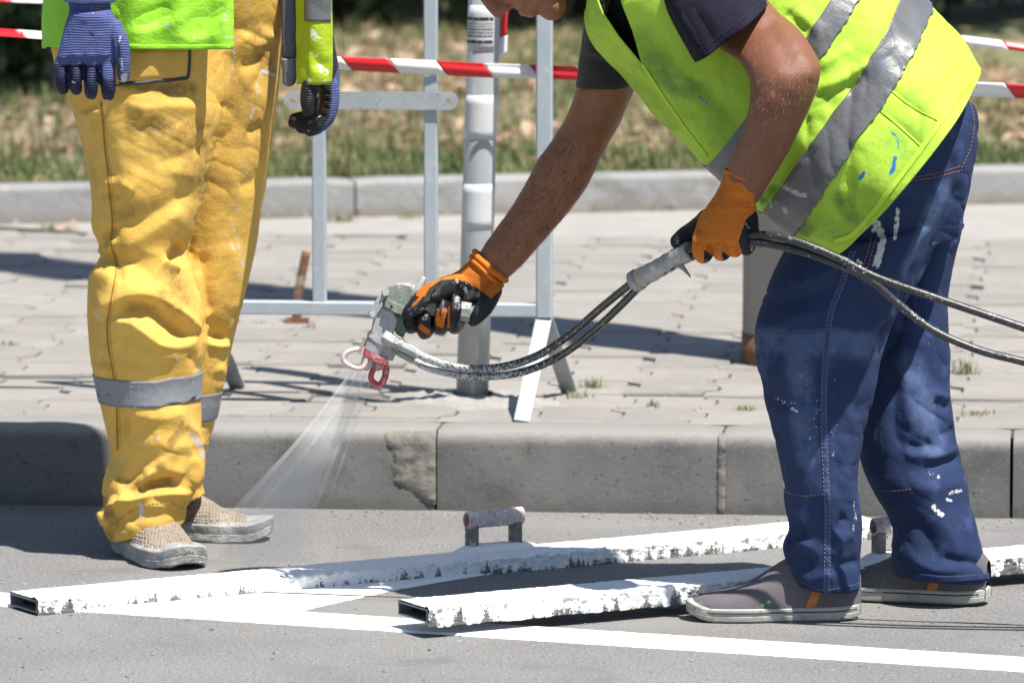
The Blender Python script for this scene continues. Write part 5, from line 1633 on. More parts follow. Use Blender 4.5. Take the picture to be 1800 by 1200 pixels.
# hem: the back corner sticks out, the front corner is cut round; loose waves grow towards the hem
gx = np.cos(th)
wave = np.sin(th * 4 + 0.6) * 0.010 + np.sin(th * 7 + 2.0) * 0.005
XS[..., 1] += (sstep(sv_, 0.45, 1.0)[:, None] * wave[None, :]) * np.sign(np.sin(th))[None, :]
ax_dir = (XS[-1].mean(0) - XS[-30].mean(0)); ax_dir /= np.linalg.norm(ax_dir)
def vest_mesh(i0, i1, back=0.0):
    """rows i0..i1 of the vest cloth; back shifts the rows up the back so that a band runs steeper"""
    rows = np.arange(i0, i1 + 1)[:, None] - back * (0.5 + 0.5 * gx)[None, :]
    a = np.clip(np.floor(rows).astype(int), 0, NVV - 2); f = (rows - a)[..., None]
    j = np.arange(MVV)[None, :]
    sub = XS[a, j] * (1 - f) + XS[a + 1, j] * f
    return MB().grid(sub, True).mesh('v')
import bmesh
VEST_FOLDS = [
    ([(1431, 158), (1470, 145), (1500, 128), (1535, 108)], 0.008, 9, 14), ([(1427, 172), (1470, 163), (1520, 140)], -0.007, 9), ([(1440, 120), (1470, 100), (1500, 82)], 0.006, 12), ([(1425, 195), (1450, 180), (1478, 190)], -0.005, 9),
    ([(1420, 215), (1440, 180), (1470, 150)], 0.005, 10), ([(1405, 250), (1380, 300), (1350, 345)], -0.006, 16), ([(1430, 235), (1410, 290), (1380, 330)], 0.004, 14),
    ([(1560, 150), (1600, 185), (1640, 210)], -0.0025, 5), ([(1540, 190), (1580, 220), (1625, 262)], -0.0025, 5), ([(1600, 262), (1618, 220), (1608, 180)], -0.002, 6),
    ([(1690, 95), (1655, 130), (1640, 190)], 0.005, 18), ([(1672, 130), (1650, 170), (1640, 215)], -0.004, 12), ([(1600, 60), (1610, 110), (1650, 140)], 0.004, 18), ([(1560, 90), (1590, 130)], -0.003, 14),
    ([(1450, 400), (1480, 370), (1530, 320), (1580, 250)], 0.0045, 22), ([(1420, 360), (1460, 340), (1510, 300)], -0.004, 18), ([(1500, 330), (1490, 380), (1460, 420)], -0.004, 14), ([(1520, 230), (1500, 260), (1440, 320)], 0.003, 16),
    ([(1120, 110), (1165, 180), (1243, 276)], -0.004, 6), ([(1130, 110), (1180, 185), (1250, 270)], 0.003, 9), ([(1180, 120), (1230, 180), (1280, 200)], 0.006, 24), ([(1140, 130), (1200, 200), (1260, 240)], -0.004, 20), ([(1230, 140), (1270, 190), (1295, 230)], -0.006, 18), ([(1100, 60), (1150, 110), (1230, 130)], 0.005, 22),
    ([(1395, 15), (1440, 60), (1430, 100)], 0.006, 14), ([(1520, 20), (1500, 70), (1470, 110)], -0.004, 14), ([(1560, 10), (1540, 60), (1520, 100)], 0.004, 14), ([(1380, 20), (1420, 60)], -0.006, 10)]
def dress(me, seed=0):
    wrinkle(me, [(0.0040, (9, 9, 9), 61), (0.0012, (28, 28, 28), 62)])
    creases(me, 0.0065, (16, 12, 7), 64, 0.8, pw=4)
    creases(me, 0.0045, (9, 9, 20), 66, -0.5, pw=5)
    sculpt(me, VEST_FOLDS)
    strokes_attr(me, 'blue', [([(1568, 232), (1578, 245), (1580, 262)], 5, 0.62), ([(1573, 278), (1571, 298), (1566, 304)], 7, 0.72), ([(1593, 262), (1590, 275)], 4, 0.5), ([(1520, 303), (1512, 314)], 6, 0.75), ([(1229, 171), (1245, 182)], 6, 0.66), ([(1560, 338), (1552, 348)], 6, 0.45), ([(1462, 407), (1464, 408)], 5, 0.6), ([(1444, 412), (1446, 412)], 5, 0.5), ([(1545, 108), (1552, 118)], 6, 0.5), ([(1550, 285), (1560, 292)], 9, 0.3)])
    strokes_attr(me, 'dirt_shade', [([(1400, 420), (1470, 400), (1540, 330), (1600, 250)], 70, 0.42), ([(1360, 350), (1410, 400)], 34, 0.55), ([(1130, 80), (1200, 170), (1280, 230)], 56, 0.45), ([(1045, 30), (1090, 110), (1180, 215)], 30, 0.40), ([(1440, 180), (1480, 165)], 30, 0.33), ([(1600, 180), (1640, 215)], 30, 0.33)])  # soiling, and the shade of the curving lower front put into colour
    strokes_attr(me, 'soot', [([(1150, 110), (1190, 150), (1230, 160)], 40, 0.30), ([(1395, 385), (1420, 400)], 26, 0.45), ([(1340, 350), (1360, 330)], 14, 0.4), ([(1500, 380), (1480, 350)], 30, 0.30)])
    strokes_attr(me, 'paint', [([(1375, 325), (1395, 334), (1416, 342)], 9, 0.62), ([(1354, 352), (1358, 362)], 6, 0.55), ([(1378, 362), (1385, 372)], 7, 0.55), ([(1212, 200), (1216, 206)], 8, 0.4), ([(1455, 318), (1470, 325)], 9, 0.42), ([(1420, 365), (1435, 355), (1440, 340)], 6, 0.35), ([(1430, 410), (1428, 420)], 5, 0.45), ([(1490, 375), (1498, 385), (1510, 370)], 5, 0.4), ([(1562, 330), (1566, 322)], 7, 0.45), ([(1540, 135), (1545, 137)], 6, 0.4)])
def snap(me, polys, near_only, tol=6.0):
    """draw the cut edge straight: boundary points next to the outline move onto it"""
    bm = bmesh.new(); bm.from_mesh(me)
    for v in bm.verts:
        if not v.is_boundary or (near_only and v.co.y - YOFF > 6.62): continue
        x, y = project([v.co]); x, y = x[0], y[0]
        best = None
        for P in polys:
            for a, b in zip(P, P[1:] + P[:1]):
                d = np.array(b, float) - a
                t = np.clip(((x - a[0]) * d[0] + (y - a[1]) * d[1]) / (d @ d), 0, 1)
                q = np.array(a) + t * d; dd = math.hypot(q[0] - x, q[1] - y)
                if best is None or dd < best[0]: best = (dd, q)
        if best[0] < tol: v.co = at(best[1][0], best[1][1], v.co.y - YOFF)
    bm.to_mesh(me); bm.free()
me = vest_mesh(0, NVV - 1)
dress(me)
V, N = getV(me), getN(me)
px, py = project(V)
# the V of the open collar: the front edge between the two panels
neck = [(1053, -300), (1052, -5), (1062, 20), (1090, 62), (1127, 108), (1108, 55), (1086, 5), (1075, -300)]
neck_big = [(1048, -300), (1050, -5), (1060, 22), (1088, 64), (1128, 112), (1112, 55), (1092, 5), (1085, -300)]
near = ((V[:, 1] - YOFF) < 6.62)
kill = inpoly(px, py, neck_big) & near
# armhole on the near side round the upper arm
hole = [(1185, -140), (1352, -140), (1350, -10), (1300, 42), (1232, 96), (1204, 60)]
kill |= inpoly(px, py, hole) & ((V[:, 1] - YOFF) < 6.5)
hole2 = [(1040, -100), (1150, -100), (1180, 40), (1150, 110), (1075, 118), (1045, 60)]
kill |= inpoly(px, py, hole2) & ((V[:, 1] - YOFF) > 6.72)
import bmesh
bm = bmesh.new(); bm.from_mesh(me); bm.verts.ensure_lookup_table()
bmesh.ops.delete(bm, geom=[bm.verts[i] for i in np.where(kill)[0]], context='VERTS')
bm.to_mesh(me); bm.free()
snap(me, [neck_big], near_only=True)
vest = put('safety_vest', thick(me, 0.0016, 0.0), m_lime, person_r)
SV = Surf(vest)
def s_at(px0, py0):
    """row of the vest grid whose front edge is nearest this photo point"""
    fx, fy = project(XS[:, MVV // 2])
    return int(np.argmin((fx - px0) ** 2 + (fy - py0) ** 2))
for fa, fb, bk in (((1242, 284), (1272, 314), 26), ((1335, 364), (1386, 409), 32)):
    i0, i1 = s_at(*fa), s_at(*fb)
    me = vest_mesh(i0, i1, bk)
    dress(me)
    setV(me, getV(me) + getN(me) * 0.0032)
    # frayed, puckered lower edge
    rows = i1 - i0 + 1
    Vv = getV(me).reshape(rows, MVV, 3)
    j = np.arange(MVV)
    amp = 0.0022 * vnoise(np.stack((j * 0.9, j * 0, j * 0), 1), 1.0, 9)
    for k in range(5):
        Vv[-1 - k] += np.array(ax_dir)[None] * (amp * (1 - k / 5))[:, None] * 1.2 + (getN(me).reshape(rows, MVV, 3)[-1 - k] * (np.abs(amp) * 0.7 * (1 - k / 5))[:, None])
    setV(me, Vv.reshape(-1, 3))
    V = getV(me); px, py = project(V)
    kill = inpoly(px, py, hole) & ((V[:, 1] - YOFF) < 6.5)
    put('reflective_band', thick(me, 0.0008, 0.0), m_silver, vest)
# front zip edge, hem binding and collar binding
m_bind = mat('lime_binding', (0.40, 0.60, 0.03), (0.34, 0.54, 0.025), 30, 0.7, bumps=((200, 0.0006),))
for nm, L, w in (('front_edge', [(1129, 112), (1160, 160), (1200, 218), (1243, 274)], 5), ('hem_binding', [(1466, 424), (1500, 410), (1545, 360), (1600, 288), (1650, 220), (1692, 160), (1704, 143)], 9), ('pocket_seam', [(1512, 168), (1560, 205), (1624, 262)], 2.2), ('pocket_seam', [(1624, 262), (1580, 320)], 2.2), ('pocket_seam', [(1556, 152), (1600, 186), (1648, 212)], 2.0)):
    G = ribbon(SV, L, w, 0.0012, 60, 5)
    if len(G) > 3: put(nm, thick(MB().grid(G).mesh('b'), 0.0012, 0), m_bind, vest)

YOFF = 3.20
# ---- gloves of the bending man
m_orange = mat('orange_knit_black_dip', (0.56, 0.165, 0.018), (0.48, 0.13, 0.014), 30, 0.85, ribs=((420 / 700, 0.0, 0.8), 0.0034, 0.0011, (0.28, 0.07, 0.008), 0.55), bumps=((500, 0.0006),), spec=0.25,
    layers=(('noise', (70, 0.58, 0.7), (0.38, 0.10, 0.013), None), ('attr', ('dip_shade', 180.0, 0.35), (0.014, 0.014, 0.016), 0.42), ('attr', ('crust', 160.0, 1.5), (0.3, 0.3, 0.31), 0.6)))
m_orange2 = mat('orange_knit', (0.62, 0.19, 0.022), (0.54, 0.15, 0.016), 30, 0.85, ribs=((0.25, 0.0, 0.95), 0.0040, 0.0013, (0.36, 0.10, 0.010), 0.4), bumps=((500, 0.0006),), spec=0.25,
    layers=(('noise', (60, 0.58, 0.72), (0.42, 0.11, 0.013), None), ('attr', ('dip_shade', 180.0, 0.3), (0.014, 0.014, 0.016), 0.42), ('attr', ('crust', 160.0, 1.5), (0.36, 0.36, 0.37), 0.6)))
m_cuff = mat('orange_cuff', (0.56, 0.16, 0.016), (0.46, 0.125, 0.013), 30, 0.85, bumps=((400, 0.0008),), spec=0.25)
mb = MB()
mb.grid(loft([(835, 447, 886, 494, 6.735, .031), (822, 460, 872, 507, 6.735, .031), (806, 475, 866, 522, 6.735, .030), (788, 484, 858, 536, 6.735, .031), (768, 491, 832, 538, 6.735, .030), (750, 503, 798, 540, 6.735, .027), (738, 518, 765, 545, 6.735, .022)], 40, 40), True, True, True)
fingers(mb, [
    [(866, 508, 6.715, .017), (856, 532, 6.70, .016), (842, 553, 6.70, .0135), (832, 563, 6.705, .0105)],
    [(805, 500, 6.70, .018), (775, 508, 6.685, .0175), (748, 520, 6.678, .0155), (731, 537, 6.675, .0135), (718, 549, 6.68, .0118)],
    [(748, 530, 6.755, .013), (735, 558, 6.755, .0122), (724, 574, 6.735, .0118), (718, 570, 6.705, .0112), (720, 560, 6.69, .0105)],
    [(770, 532, 6.76, .0135), (757, 566, 6.76, .013), (748, 583, 6.735, .0128), (745, 577, 6.70, .0122), (746, 558, 6.683, .0112)],
    [(795, 530, 6.76, .0135), (784, 560, 6.765, .013), (775, 575, 6.735, .0128), (773, 570, 6.70, .0120), (776, 548, 6.682, .0110), (779, 535, 6.682, .0098)],
    [(815, 530, 6.76, .013), (808, 558, 6.765, .0125), (800, 574, 6.735, .0122), (797, 567, 6.70, .0115), (800, 543, 6.68, .0105), (802, 530, 6.68, .0095)]])
me = remesh(mb, 0.0016, 3)
wrinkle(me, [(0.0008, (120, 120, 120), 7)])
sculpt(me, [([(752, 512), (744, 530)], -0.002, 3), ([(760, 508), (752, 532)], 0.002, 3.5), ([(768, 506), (760, 530)], -0.002, 3), ([(776, 505), (770, 528)], 0.002, 4), ([(790, 498), (830, 508), (846, 520)], -0.003, 5), ([(800, 508), (830, 520)], -0.006, 10), ([(846, 470), (866, 490)], -0.002, 4), ([(838, 480), (858, 500)], 0.0015, 4)])
V = getV(me); N = getN(me); px, py = project(V)
org = inpoly(px, py, [(730, 520), (735, 508), (765, 480), (830, 435), (900, 492), (864, 524), (846, 512), (826, 499), (802, 490), (776, 492), (756, 505), (746, 522)])
dip_shade = np.where(org, 0.0, 1.0)
dip_shade = np.where(((V[:, 1] - YOFF) > 6.74) & (py < 545), 0.0, dip_shade)
for L, w in (([(727, 536), (740, 522)], 3), ([(781, 545), (776, 572)], 5.5), ([(790, 540), (788, 575)], 2.5), ([(740, 575), (752, 583)], 6), ([(768, 545), (770, 570)], 5)):
    d, _, _ = polydist(px, py, L); dip_shade = np.minimum(dip_shade, np.where(N[:, 1] < 0, sstep(d, w * .6, w), 1))
attr(me, 'dip_shade', dip_shade)
strokes_attr(me, 'crust', [([(800, 495), (830, 505)], 12, 0.42), ([(817, 506), (820, 512)], 7, 0.75), ([(747, 545), (748, 560)], 12, 0.40), ([(779, 530), (782, 545)], 11, 0.42), ([(802, 522), (805, 540)], 11, 0.5), ([(720, 548), (740, 545)], 12, 0.42), ([(850, 510), (835, 545)], 12, 0.3), ([(770, 492), (795, 490)], 6, 0.35), ([(752, 508), (765, 515), (750, 535)], 8, 0.36)])
gl1 = put('glove', me, m_orange, person_r); gl1['label'] = 'orange glove with black palm gripping the spray gun'
cuff_roll('cuff', (834, 444), (889, 492), 6.735, .033, .0055, m_cuff, gl1)
cuff_roll('cuff', (828, 452), (882, 502), 6.735, .0335, .0042, m_cuff, gl1)
YOFF = 3.20 + UP
mb = MB()
mb.grid(loft([(1275, 299, 1343, 324, 6.40, .036), (1268, 320, 1337, 343, 6.405, .035), (1256, 344, 1328, 360, 6.41, .0325), (1240, 366, 1322, 382, 6.41, .032), (1226, 392, 1320, 400, 6.41, .030), (1218, 414, 1318, 418, 6.41, .028), (1217, 430, 1312, 432, 6.41, .023)], 40, 44), True, True, True)
fingers(mb, [
    [(1232, 420, 6.400, .0150), (1233, 441, 6.402, .0150), (1237, 448, 6.425, .0138), (1246, 438, 6.446, .0125), (1252, 424, 6.445, .0115)],
    [(1260, 420, 6.400, .0150), (1266, 439, 6.402, .0145), (1270, 444, 6.425, .0135), (1276, 434, 6.446, .0122), (1280, 420, 6.445, .0112)],
    [(1284, 418, 6.400, .0140), (1290, 434, 6.403, .0135), (1293, 438, 6.425, .0126), (1298, 428, 6.446, .0115), (1300, 416, 6.445, .0105)],
    [(1304, 416, 6.402, .0130), (1308, 430, 6.405, .0122), (1311, 434, 6.425, .0115), (1314, 424, 6.445, .0105)],
    [(1318, 370, 6.42, .012), (1319, 398, 6.418, .0135), (1316, 424, 6.415, .0145), (1312, 436, 6.412, .0125)],
    [(1245, 385, 6.435, .0175), (1222, 404, 6.448, .0165), (1206, 414, 6.450, .0155), (1193, 424, 6.448, .0142)]])
me = remesh(mb, 0.0016, 3)
wrinkle(me, [(0.0007, (110, 110, 110), 17)])
sculpt(me, [([(1250, 470), (1248, 446), (1245, 428)], -0.006, 4), ([(1279, 462), (1277, 442), (1274, 426)], -0.005, 4), ([(1299, 452), (1297, 436), (1294, 424)], -0.004, 3.5), ([(1234, 436), (1234, 430)], 0.002, 8), ([(1263, 434), (1262, 428)], 0.002, 8), ([(1222, 424), (1260, 420), (1310, 424)], 0.0015, 6), ([(1278, 345), (1305, 354), (1325, 362)], -0.002, 4), ([(1290, 362), (1310, 366), (1322, 370)], 0.0015, 5), ([(1300, 376), (1320, 374)], -0.0015, 4)])
V = getV(me); N = getN(me); px, py = project(V)
org = inpoly(px, py, [(1262, 285), (1356, 318), (1335, 362), (1325, 374), (1311, 386), (1298, 424), (1305, 446), (1290, 458), (1266, 466), (1232, 470), (1212, 445), (1215, 398), (1236, 358)])
dip_shade = np.where(org & ((V[:, 1] - YOFF) < 6.428), 0.0, 1.0)
dip_shade = np.where((py < 372), 0.0, dip_shade)
dip_shade = np.where((px < 1216) & (py > 360), 1.0, dip_shade)
dip_shade = np.where(inpoly(px, py, [(1237, 438), (1256, 452), (1258, 470), (1237, 464)]) | inpoly(px, py, [(1268, 442), (1284, 450), (1280, 462), (1271, 459)]), 1.0, dip_shade)  # black wedges paint the shade in the gaps between the fingers
attr(me, 'dip_shade', dip_shade)
strokes_attr(me, 'crust', [([(1311, 395), (1316, 400)], 7, 0.45), ([(1320, 430), (1322, 440)], 6, 0.5)])
gl2 = put('glove', me, m_orange2, person_r); gl2['label'] = 'orange glove closed over the hoses'
cuff_roll('cuff', (1275, 299), (1344, 323), 6.40, .0362, .0028, m_cuff, gl2)
# ================================================================== the man standing in yellow trousers
YOFF = 3.43
BASE_L = np.array((-0.62, 10.46, 0.0))
LN = [(104, -40, 400, -40, 7.0, .14), (88, 60, 408, 60, 6.995, .148), (95, 110, 404, 110, 6.99, .145), (114, 165, 398, 165, 6.985, .135), (131, 210, 390, 210, 6.98, .128), (145, 260, 379, 260, 6.98, .122), (156, 318, 366, 315, 6.98, .116), (159, 360, 356, 355, 6.98, .11), (160, 398, 345, 395, 6.985, .105),
      (172, 428, 336, 424, 6.99, .10), (177, 446, 333, 446, 6.99, .10), (164, 468, 337, 470, 6.985, .105), (155, 490, 342, 494, 6.98, .11), (153, 530, 353, 525, 6.98, .112), (154, 565, 359, 558, 6.985, .11), (156, 595, 363, 598, 6.99, .108), (160, 636, 357, 640, 6.995, .105), (169, 672, 353, 670, 7.0, .102),
      (178, 712, 354, 710, 7.0, .10), (188, 765, 357, 765, 7.005, .097), (194, 800, 363, 800, 7.01, .095), (184, 832, 362, 828, 7.01, .096), (179, 862, 356, 850, 7.01, .094), (181, 885, 343, 868, 7.005, .09), (171, 903, 334, 885, 7.005, .087), (178, 922, 329, 900, 7.0, .084), (189, 950, 325, 918, 7.0, .080)]
LF = [(330, -40, 504, -40, 7.08, .13), (322, 60, 500, 60, 7.09, .13), (310, 170, 490, 170, 7.10, .12), (300, 240, 481, 240, 7.11, .115), (292, 320, 470, 320, 7.12, .11), (286, 380, 459, 380, 7.125, .105), (281, 430, 452, 430, 7.13, .102), (275, 490, 438, 490, 7.13, .10), (268, 540, 426, 540, 7.135, .098), (262, 590, 413, 590, 7.14, .095), (258, 640, 402, 640, 7.145, .092),
      (255, 690, 390, 690, 7.15, .088), (252, 735, 380, 735, 7.155, .085), (250, 765, 371, 765, 7.16, .082), (248, 810, 358, 810, 7.165, .08), (252, 845, 356, 845, 7.17, .078), (266, 893, 362, 868, 7.17, .072)]
mb = MB()
mb.grid(loft(LN, 60, 30, shrink=0.68), True, True, True)
mb.grid(loft(LF, 60, 30, shrink=0.68), True, True, True)
x0 = BASE_L[0]
dirf = np.array((0.35, -0.94, 0.0)); dirs = np.array((0.94, 0.35, 0.0))
def tors(rows, n, m, k=1.0):
    C = [(x0 + dx, 10.50 + dy, z) for z, a, b, dx, dy in rows]; A = [dirs * a * k for z, a, b, dx, dy in rows]; D = [dirf * -b * k for z, a, b, dx, dy in rows]
    return loft_world(C, A, D, n, m)
TL = [(0.88, .12, .07, 0.02, 0.03), (1.0, .14, .09, 0.02, 0.02), (1.12, .15, .105, 0.02, 0.01), (1.3, .18, .12, 0.02, 0), (1.45, .19, .11, 0.02, 0.0), (1.55, .12, .08, 0.02, 0.01), (1.59, .06, .06, 0.02, 0.01), (1.68, .055, .055, 0.02, -0.01)]
mb.grid(tors(TL, 50, 40), True, True, True)
HL = np.array((x0 + 0.03, 10.48, 1.74))
ML = head_parts(mb, HL, dirf, (0, 0, 1), dirs)
shR, shL = np.array((x0 + 0.02, 10.50, 1.46)) - dirs * 0.17, np.array((x0 + 0.02, 10.50, 1.46)) + dirs * 0.17
hR, hL = at(158, 6, 6.80), at(562, 105, 7.02)
elR = (shR + hR) / 2 + np.array((-0.09, 0.08, -0.02)); elL = (shL + hL) / 2 + np.array((-0.005, 0.06, -0.02))
for s_, e_, h_ in ((shR, elR, hR), (shL, elL, hL)):
    P = crom(np.array([s_, (s_ + e_) / 2, e_, (e_ + h_) / 2, h_, h_ + (h_ - e_) * 0.12]), 30)
    mb.tube(P, np.interp(np.linspace(0, 1, 30), [0, .2, .45, .55, .85, 1], [.055, .050, .038, .036, .024, .014]), 18, True)
me = remesh(mb, 0.006, 4)
attr(me, 'tan', np.full(len(me.vertices), 0.3)); attr(me, 'stubble', np.zeros(len(me.vertices)))
person_l = tag(put('person', me, m_skin, loc=BASE_L), 'standing man in yellow work trousers, blue gloves and an open lime vest', 'person')
eyes_hair(ML, person_l)

# ---- yellow trousers
m_yellow = mat('yellow_work_cloth', (0.66, 0.41, 0.085), (0.61, 0.365, 0.066), 8, 0.85, bumps=((45, 0.002), (260, 0.0004)), trans=0.06,
    layers=(('noise', (14, 0.55, 0.78), (0.50, 0.29, 0.045), None), ('noise', (4, 0.54, 0.74), (0.50, 0.30, 0.05), None), ('noise', (38, 0.60, 0.74), (0.64, 0.40, 0.07), None), ('soft', ('grime', 40.0, 0.8), (0.27, 0.16, 0.035), None), ('attr', ('paint', 120.0, 1.4), WPAINT, 0.55), ('spots', (60, 0.09, 4, 0.56, 0.62), (0.48, 0.45, 0.36), 0.6), ('spots', (90, 0.10, 9, 0.60, 0.66), (0.12, 0.08, 0.03), None)))
mb = MB()
mb.grid(loft([(120, -160, 480, -160, 7.03, .13), (118, -60, 496, -60, 7.03, .13), (112, 0, 500, 0, 7.04, .125), (100, 50, 490, 50, 7.05, .12), (130, 110, 460, 110, 7.06, .10), (170, 150, 420, 150, 7.07, .07)], 40, 70), True, True, True)
mb.grid(loft(LN, 130, 70), True, True, True)
mb.grid(loft(LF, 110, 60), True, True, True)
me = remesh(mb, 0.0032, 4)
wrinkle(me, [(0.0028, (10, 10, 6), 71), (0.0008, (26, 26, 20), 72)])
creases(me, 0.0030, (8, 8, 20), 73, 0.5)
creases(me, 0.0012, (22, 22, 7), 75, 0.0)
sculpt(me, [
    # knee bag: overhanging lip, deep pocket, lower lip
    ([(170, 548), (195, 534), (218, 524), (245, 519), (275, 522)], 0.013, 11, 18), ([(200, 553), (228, 546), (262, 548), (296, 566), (322, 586), (348, 594)], -0.026, 17, 20), ([(212, 540), (250, 540), (285, 550)], -0.008, 10),
    ([(190, 568), (226, 564), (248, 578), (280, 602), (318, 606), (356, 594)], 0.013, 12), ([(300, 540), (322, 556), (342, 580)], 0.006, 10), ([(275, 522), (300, 535), (335, 560), (358, 588)], 0.008, 9),
    # upper knee folds
    ([(182, 424), (192, 414), (203, 402)], -0.014, 9), ([(168, 432), (180, 440), (196, 432), (206, 416)], 0.010, 8), ([(205, 388), (235, 396), (275, 376), (320, 348), (350, 328)], -0.010, 20), ([(205, 430), (240, 420), (285, 392), (330, 365)], 0.008, 20),
    ([(296, 462), (312, 448), (326, 428)], -0.022, 12), ([(284, 458), (296, 466), (316, 474)], 0.010, 8), ([(190, 445), (207, 470), (212, 500)], -0.005, 8), ([(215, 450), (260, 480), (280, 505)], -0.006, 18), ([(196, 450), (230, 440), (280, 450), (310, 490)], 0.006, 22),
    ([(160, 470), (175, 480), (200, 490)], 0.006, 14), ([(345, 470), (352, 520), (360, 570)], 0.006, 9),
    # thigh
    ([(137, 195), (150, 192), (172, 184)], -0.005, 6), ([(140, 205), (160, 200), (176, 196)], 0.004, 7), ([(215, 180), (260, 190), (310, 186), (360, 190)], 0.007, 18), ([(240, 210), (260, 260), (240, 310)], -0.006, 26), ([(300, 220), (320, 260), (310, 320)], 0.006, 28), ([(170, 280), (190, 300), (215, 330)], -0.005, 16), ([(180, 330), (210, 320), (240, 340)], 0.006, 14), ([(200, 372), (220, 378), (236, 372)], -0.010, 9), ([(175, 345), (195, 340), (210, 350)], -0.006, 8), ([(270, 290), (330, 270), (365, 250)], -0.005, 18),
    ([(225, 150), (280, 152), (340, 150)], -0.005, 12),
    # below the band
    ([(200, 740), (235, 757), (270, 748)], -0.007, 16), ([(230, 728), (280, 735), (330, 722)], 0.006, 16), ([(205, 800), (215, 830), (235, 845)], -0.006, 14), ([(260, 770), (300, 785), (340, 780)], 0.006, 18), ([(320, 740), (345, 760), (355, 790)], 0.006, 12),
    ([(186, 898), (205, 886), (235, 864), (258, 842), (274, 818)], 0.016, 10), ([(216, 876), (252, 856), (296, 850), (322, 842)], -0.024, 13), ([(280, 800), (300, 830), (330, 830)], 0.006, 16), ([(208, 882), (240, 876), (266, 869), (304, 865), (335, 868)], 0.014, 9), ([(205, 850), (225, 838), (250, 820)], -0.010, 12),
    ([(172, 902), (180, 908), (186, 925)], 0.008, 9), ([(205, 906), (212, 918), (208, 935)], -0.010, 7), ([(222, 895), (235, 905), (225, 915)], -0.008, 7), ([(325, 880), (328, 900), (322, 912)], -0.006, 7), ([(250, 890), (290, 888), (320, 895)], 0.004, 10), ([(340, 800), (350, 830), (340, 860)], 0.006, 10), ([(185, 815), (200, 840), (190, 865)], 0.006, 12),
    # above the band
    ([(200, 612), (230, 634), (262, 640)], -0.006, 13), ([(215, 600), (260, 622), (320, 628)], 0.007, 16), ([(170, 630), (184, 638), (195, 650)], -0.008, 8), ([(190, 600), (195, 640), (205, 660)], 0.006, 8), ([(165, 640), (178, 650), (190, 645)], 0.006, 7), ([(330, 620), (345, 640), (350, 655)], -0.004, 9),
    # far leg
    ([(366, 590), (385, 594), (402, 594)], -0.014, 9), ([(365, 602), (385, 606), (404, 604)], 0.010, 8), ([(362, 560), (380, 578), (400, 588)], -0.008, 14), ([(400, 420), (420, 500), (412, 560)], 0.006, 20), ([(352, 440), (358, 500), (372, 560)], -0.008, 14), ([(440, 100), (425, 200), (410, 300), (400, 380)], 0.008, 30), ([(480, 60), (465, 120), (440, 160)], -0.007, 18), ([(420, 110), (440, 116), (470, 90)], -0.007, 12), ([(430, 225), (445, 230), (465, 216)], -0.006, 10), ([(425, 60), (450, 80), (490, 60)], 0.006, 14), ([(415, 330), (440, 320), (462, 300)], -0.004, 14), ([(380, 640), (395, 660), (392, 690)], 0.005, 14)])
strokes_attr(me, 'paint', [([(462, 125), (482, 132)], 6, 0.75), ([(458, 130), (452, 170), (440, 210)], 9, 0.42), ([(415, 60), (408, 120), (395, 150)], 9, 0.38), ([(430, 280), (434, 320)], 6, 0.40), ([(410, 395), (418, 425), (428, 470)], 5, 0.52), ([(407, 430), (410, 436)], 5, 0.7), ([(420, 482), (421, 484)], 5, 0.7), ([(412, 360), (418, 370)], 6, 0.5), ([(335, 760), (350, 780), (358, 800)], 12, 0.55), ([(246, 888), (250, 900)], 10, 0.62), ([(248, 906), (252, 908)], 8, 0.6),
    ([(345, 640), (350, 700)], 10, 0.45), ([(274, 655), (273, 690)], 5, 0.4), ([(278, 768), (279, 772)], 6, 0.72), ([(166, 550), (180, 562)], 9, 0.45), ([(306, 625), (312, 632)], 7, 0.55), ([(340, 215), (350, 235)], 10, 0.33), ([(230, 135), (300, 132)], 5, 0.3), ([(212, 805), (216, 812)], 6, 0.5), ([(434, 5), (445, 40)], 8, 0.4), ([(250, 235), (330, 225)], 14, 0.3)])
strokes_attr(me, 'grime', [([(180, 130), (260, 145), (330, 160)], 30, 0.45), ([(290, 520), (310, 545)], 22, 0.38), ([(320, 260), (360, 300)], 30, 0.3), ([(180, 880), (200, 920), (190, 945)], 18, 0.42), ([(210, 845), (222, 850)], 14, 0.42), ([(300, 780), (330, 740)], 14, 0.4), ([(440, 40), (470, 120)], 26, 0.36), ([(250, 215), (340, 235), (350, 300)], 50, 0.34), ([(300, 480), (320, 520)], 36, 0.34), ([(210, 380), (260, 360)], 30, 0.28), ([(420, 90), (440, 240)], 36, 0.3), ([(240, 860), (300, 850)], 26, 0.35), ([(360, 300), (355, 330)], 20, 0.35)])
tr_l = put('work_trousers', me, m_yellow, person_l)
SL_ = Surf(tr_l)
m_ythread = mat('yellow_thread', (0.44, 0.27, 0.06), (0.26, 0.15, 0.03), 50, 0.8)
seamL = [(178, 180), (182, 220), (185, 260), (190, 300), (193, 340), (198, 385), (196, 430), (205, 470), (190, 560), (190, 600), (196, 640), (205, 690), (206, 740), (207, 790)]
put('side_seam', MB().grid(ribbon(SL_, seamL, 3.2, 0.0012, 120, 3)), mat('yellow_seam', (0.34, 0.18, 0.016), (0.26, 0.13, 0.012), 60, 0.8), tr_l)
many('seam_thread', [[(x + 5, y) for x, y in seamL]], SL_, m_ythread, tr_l, w=0.0007, off=0.0005)
many('hem_thread', [[(192, 926), (228, 900), (262, 886), (300, 885), (326, 896)]], SL_, m_ythread, tr_l, w=0.0007, off=0.0005)
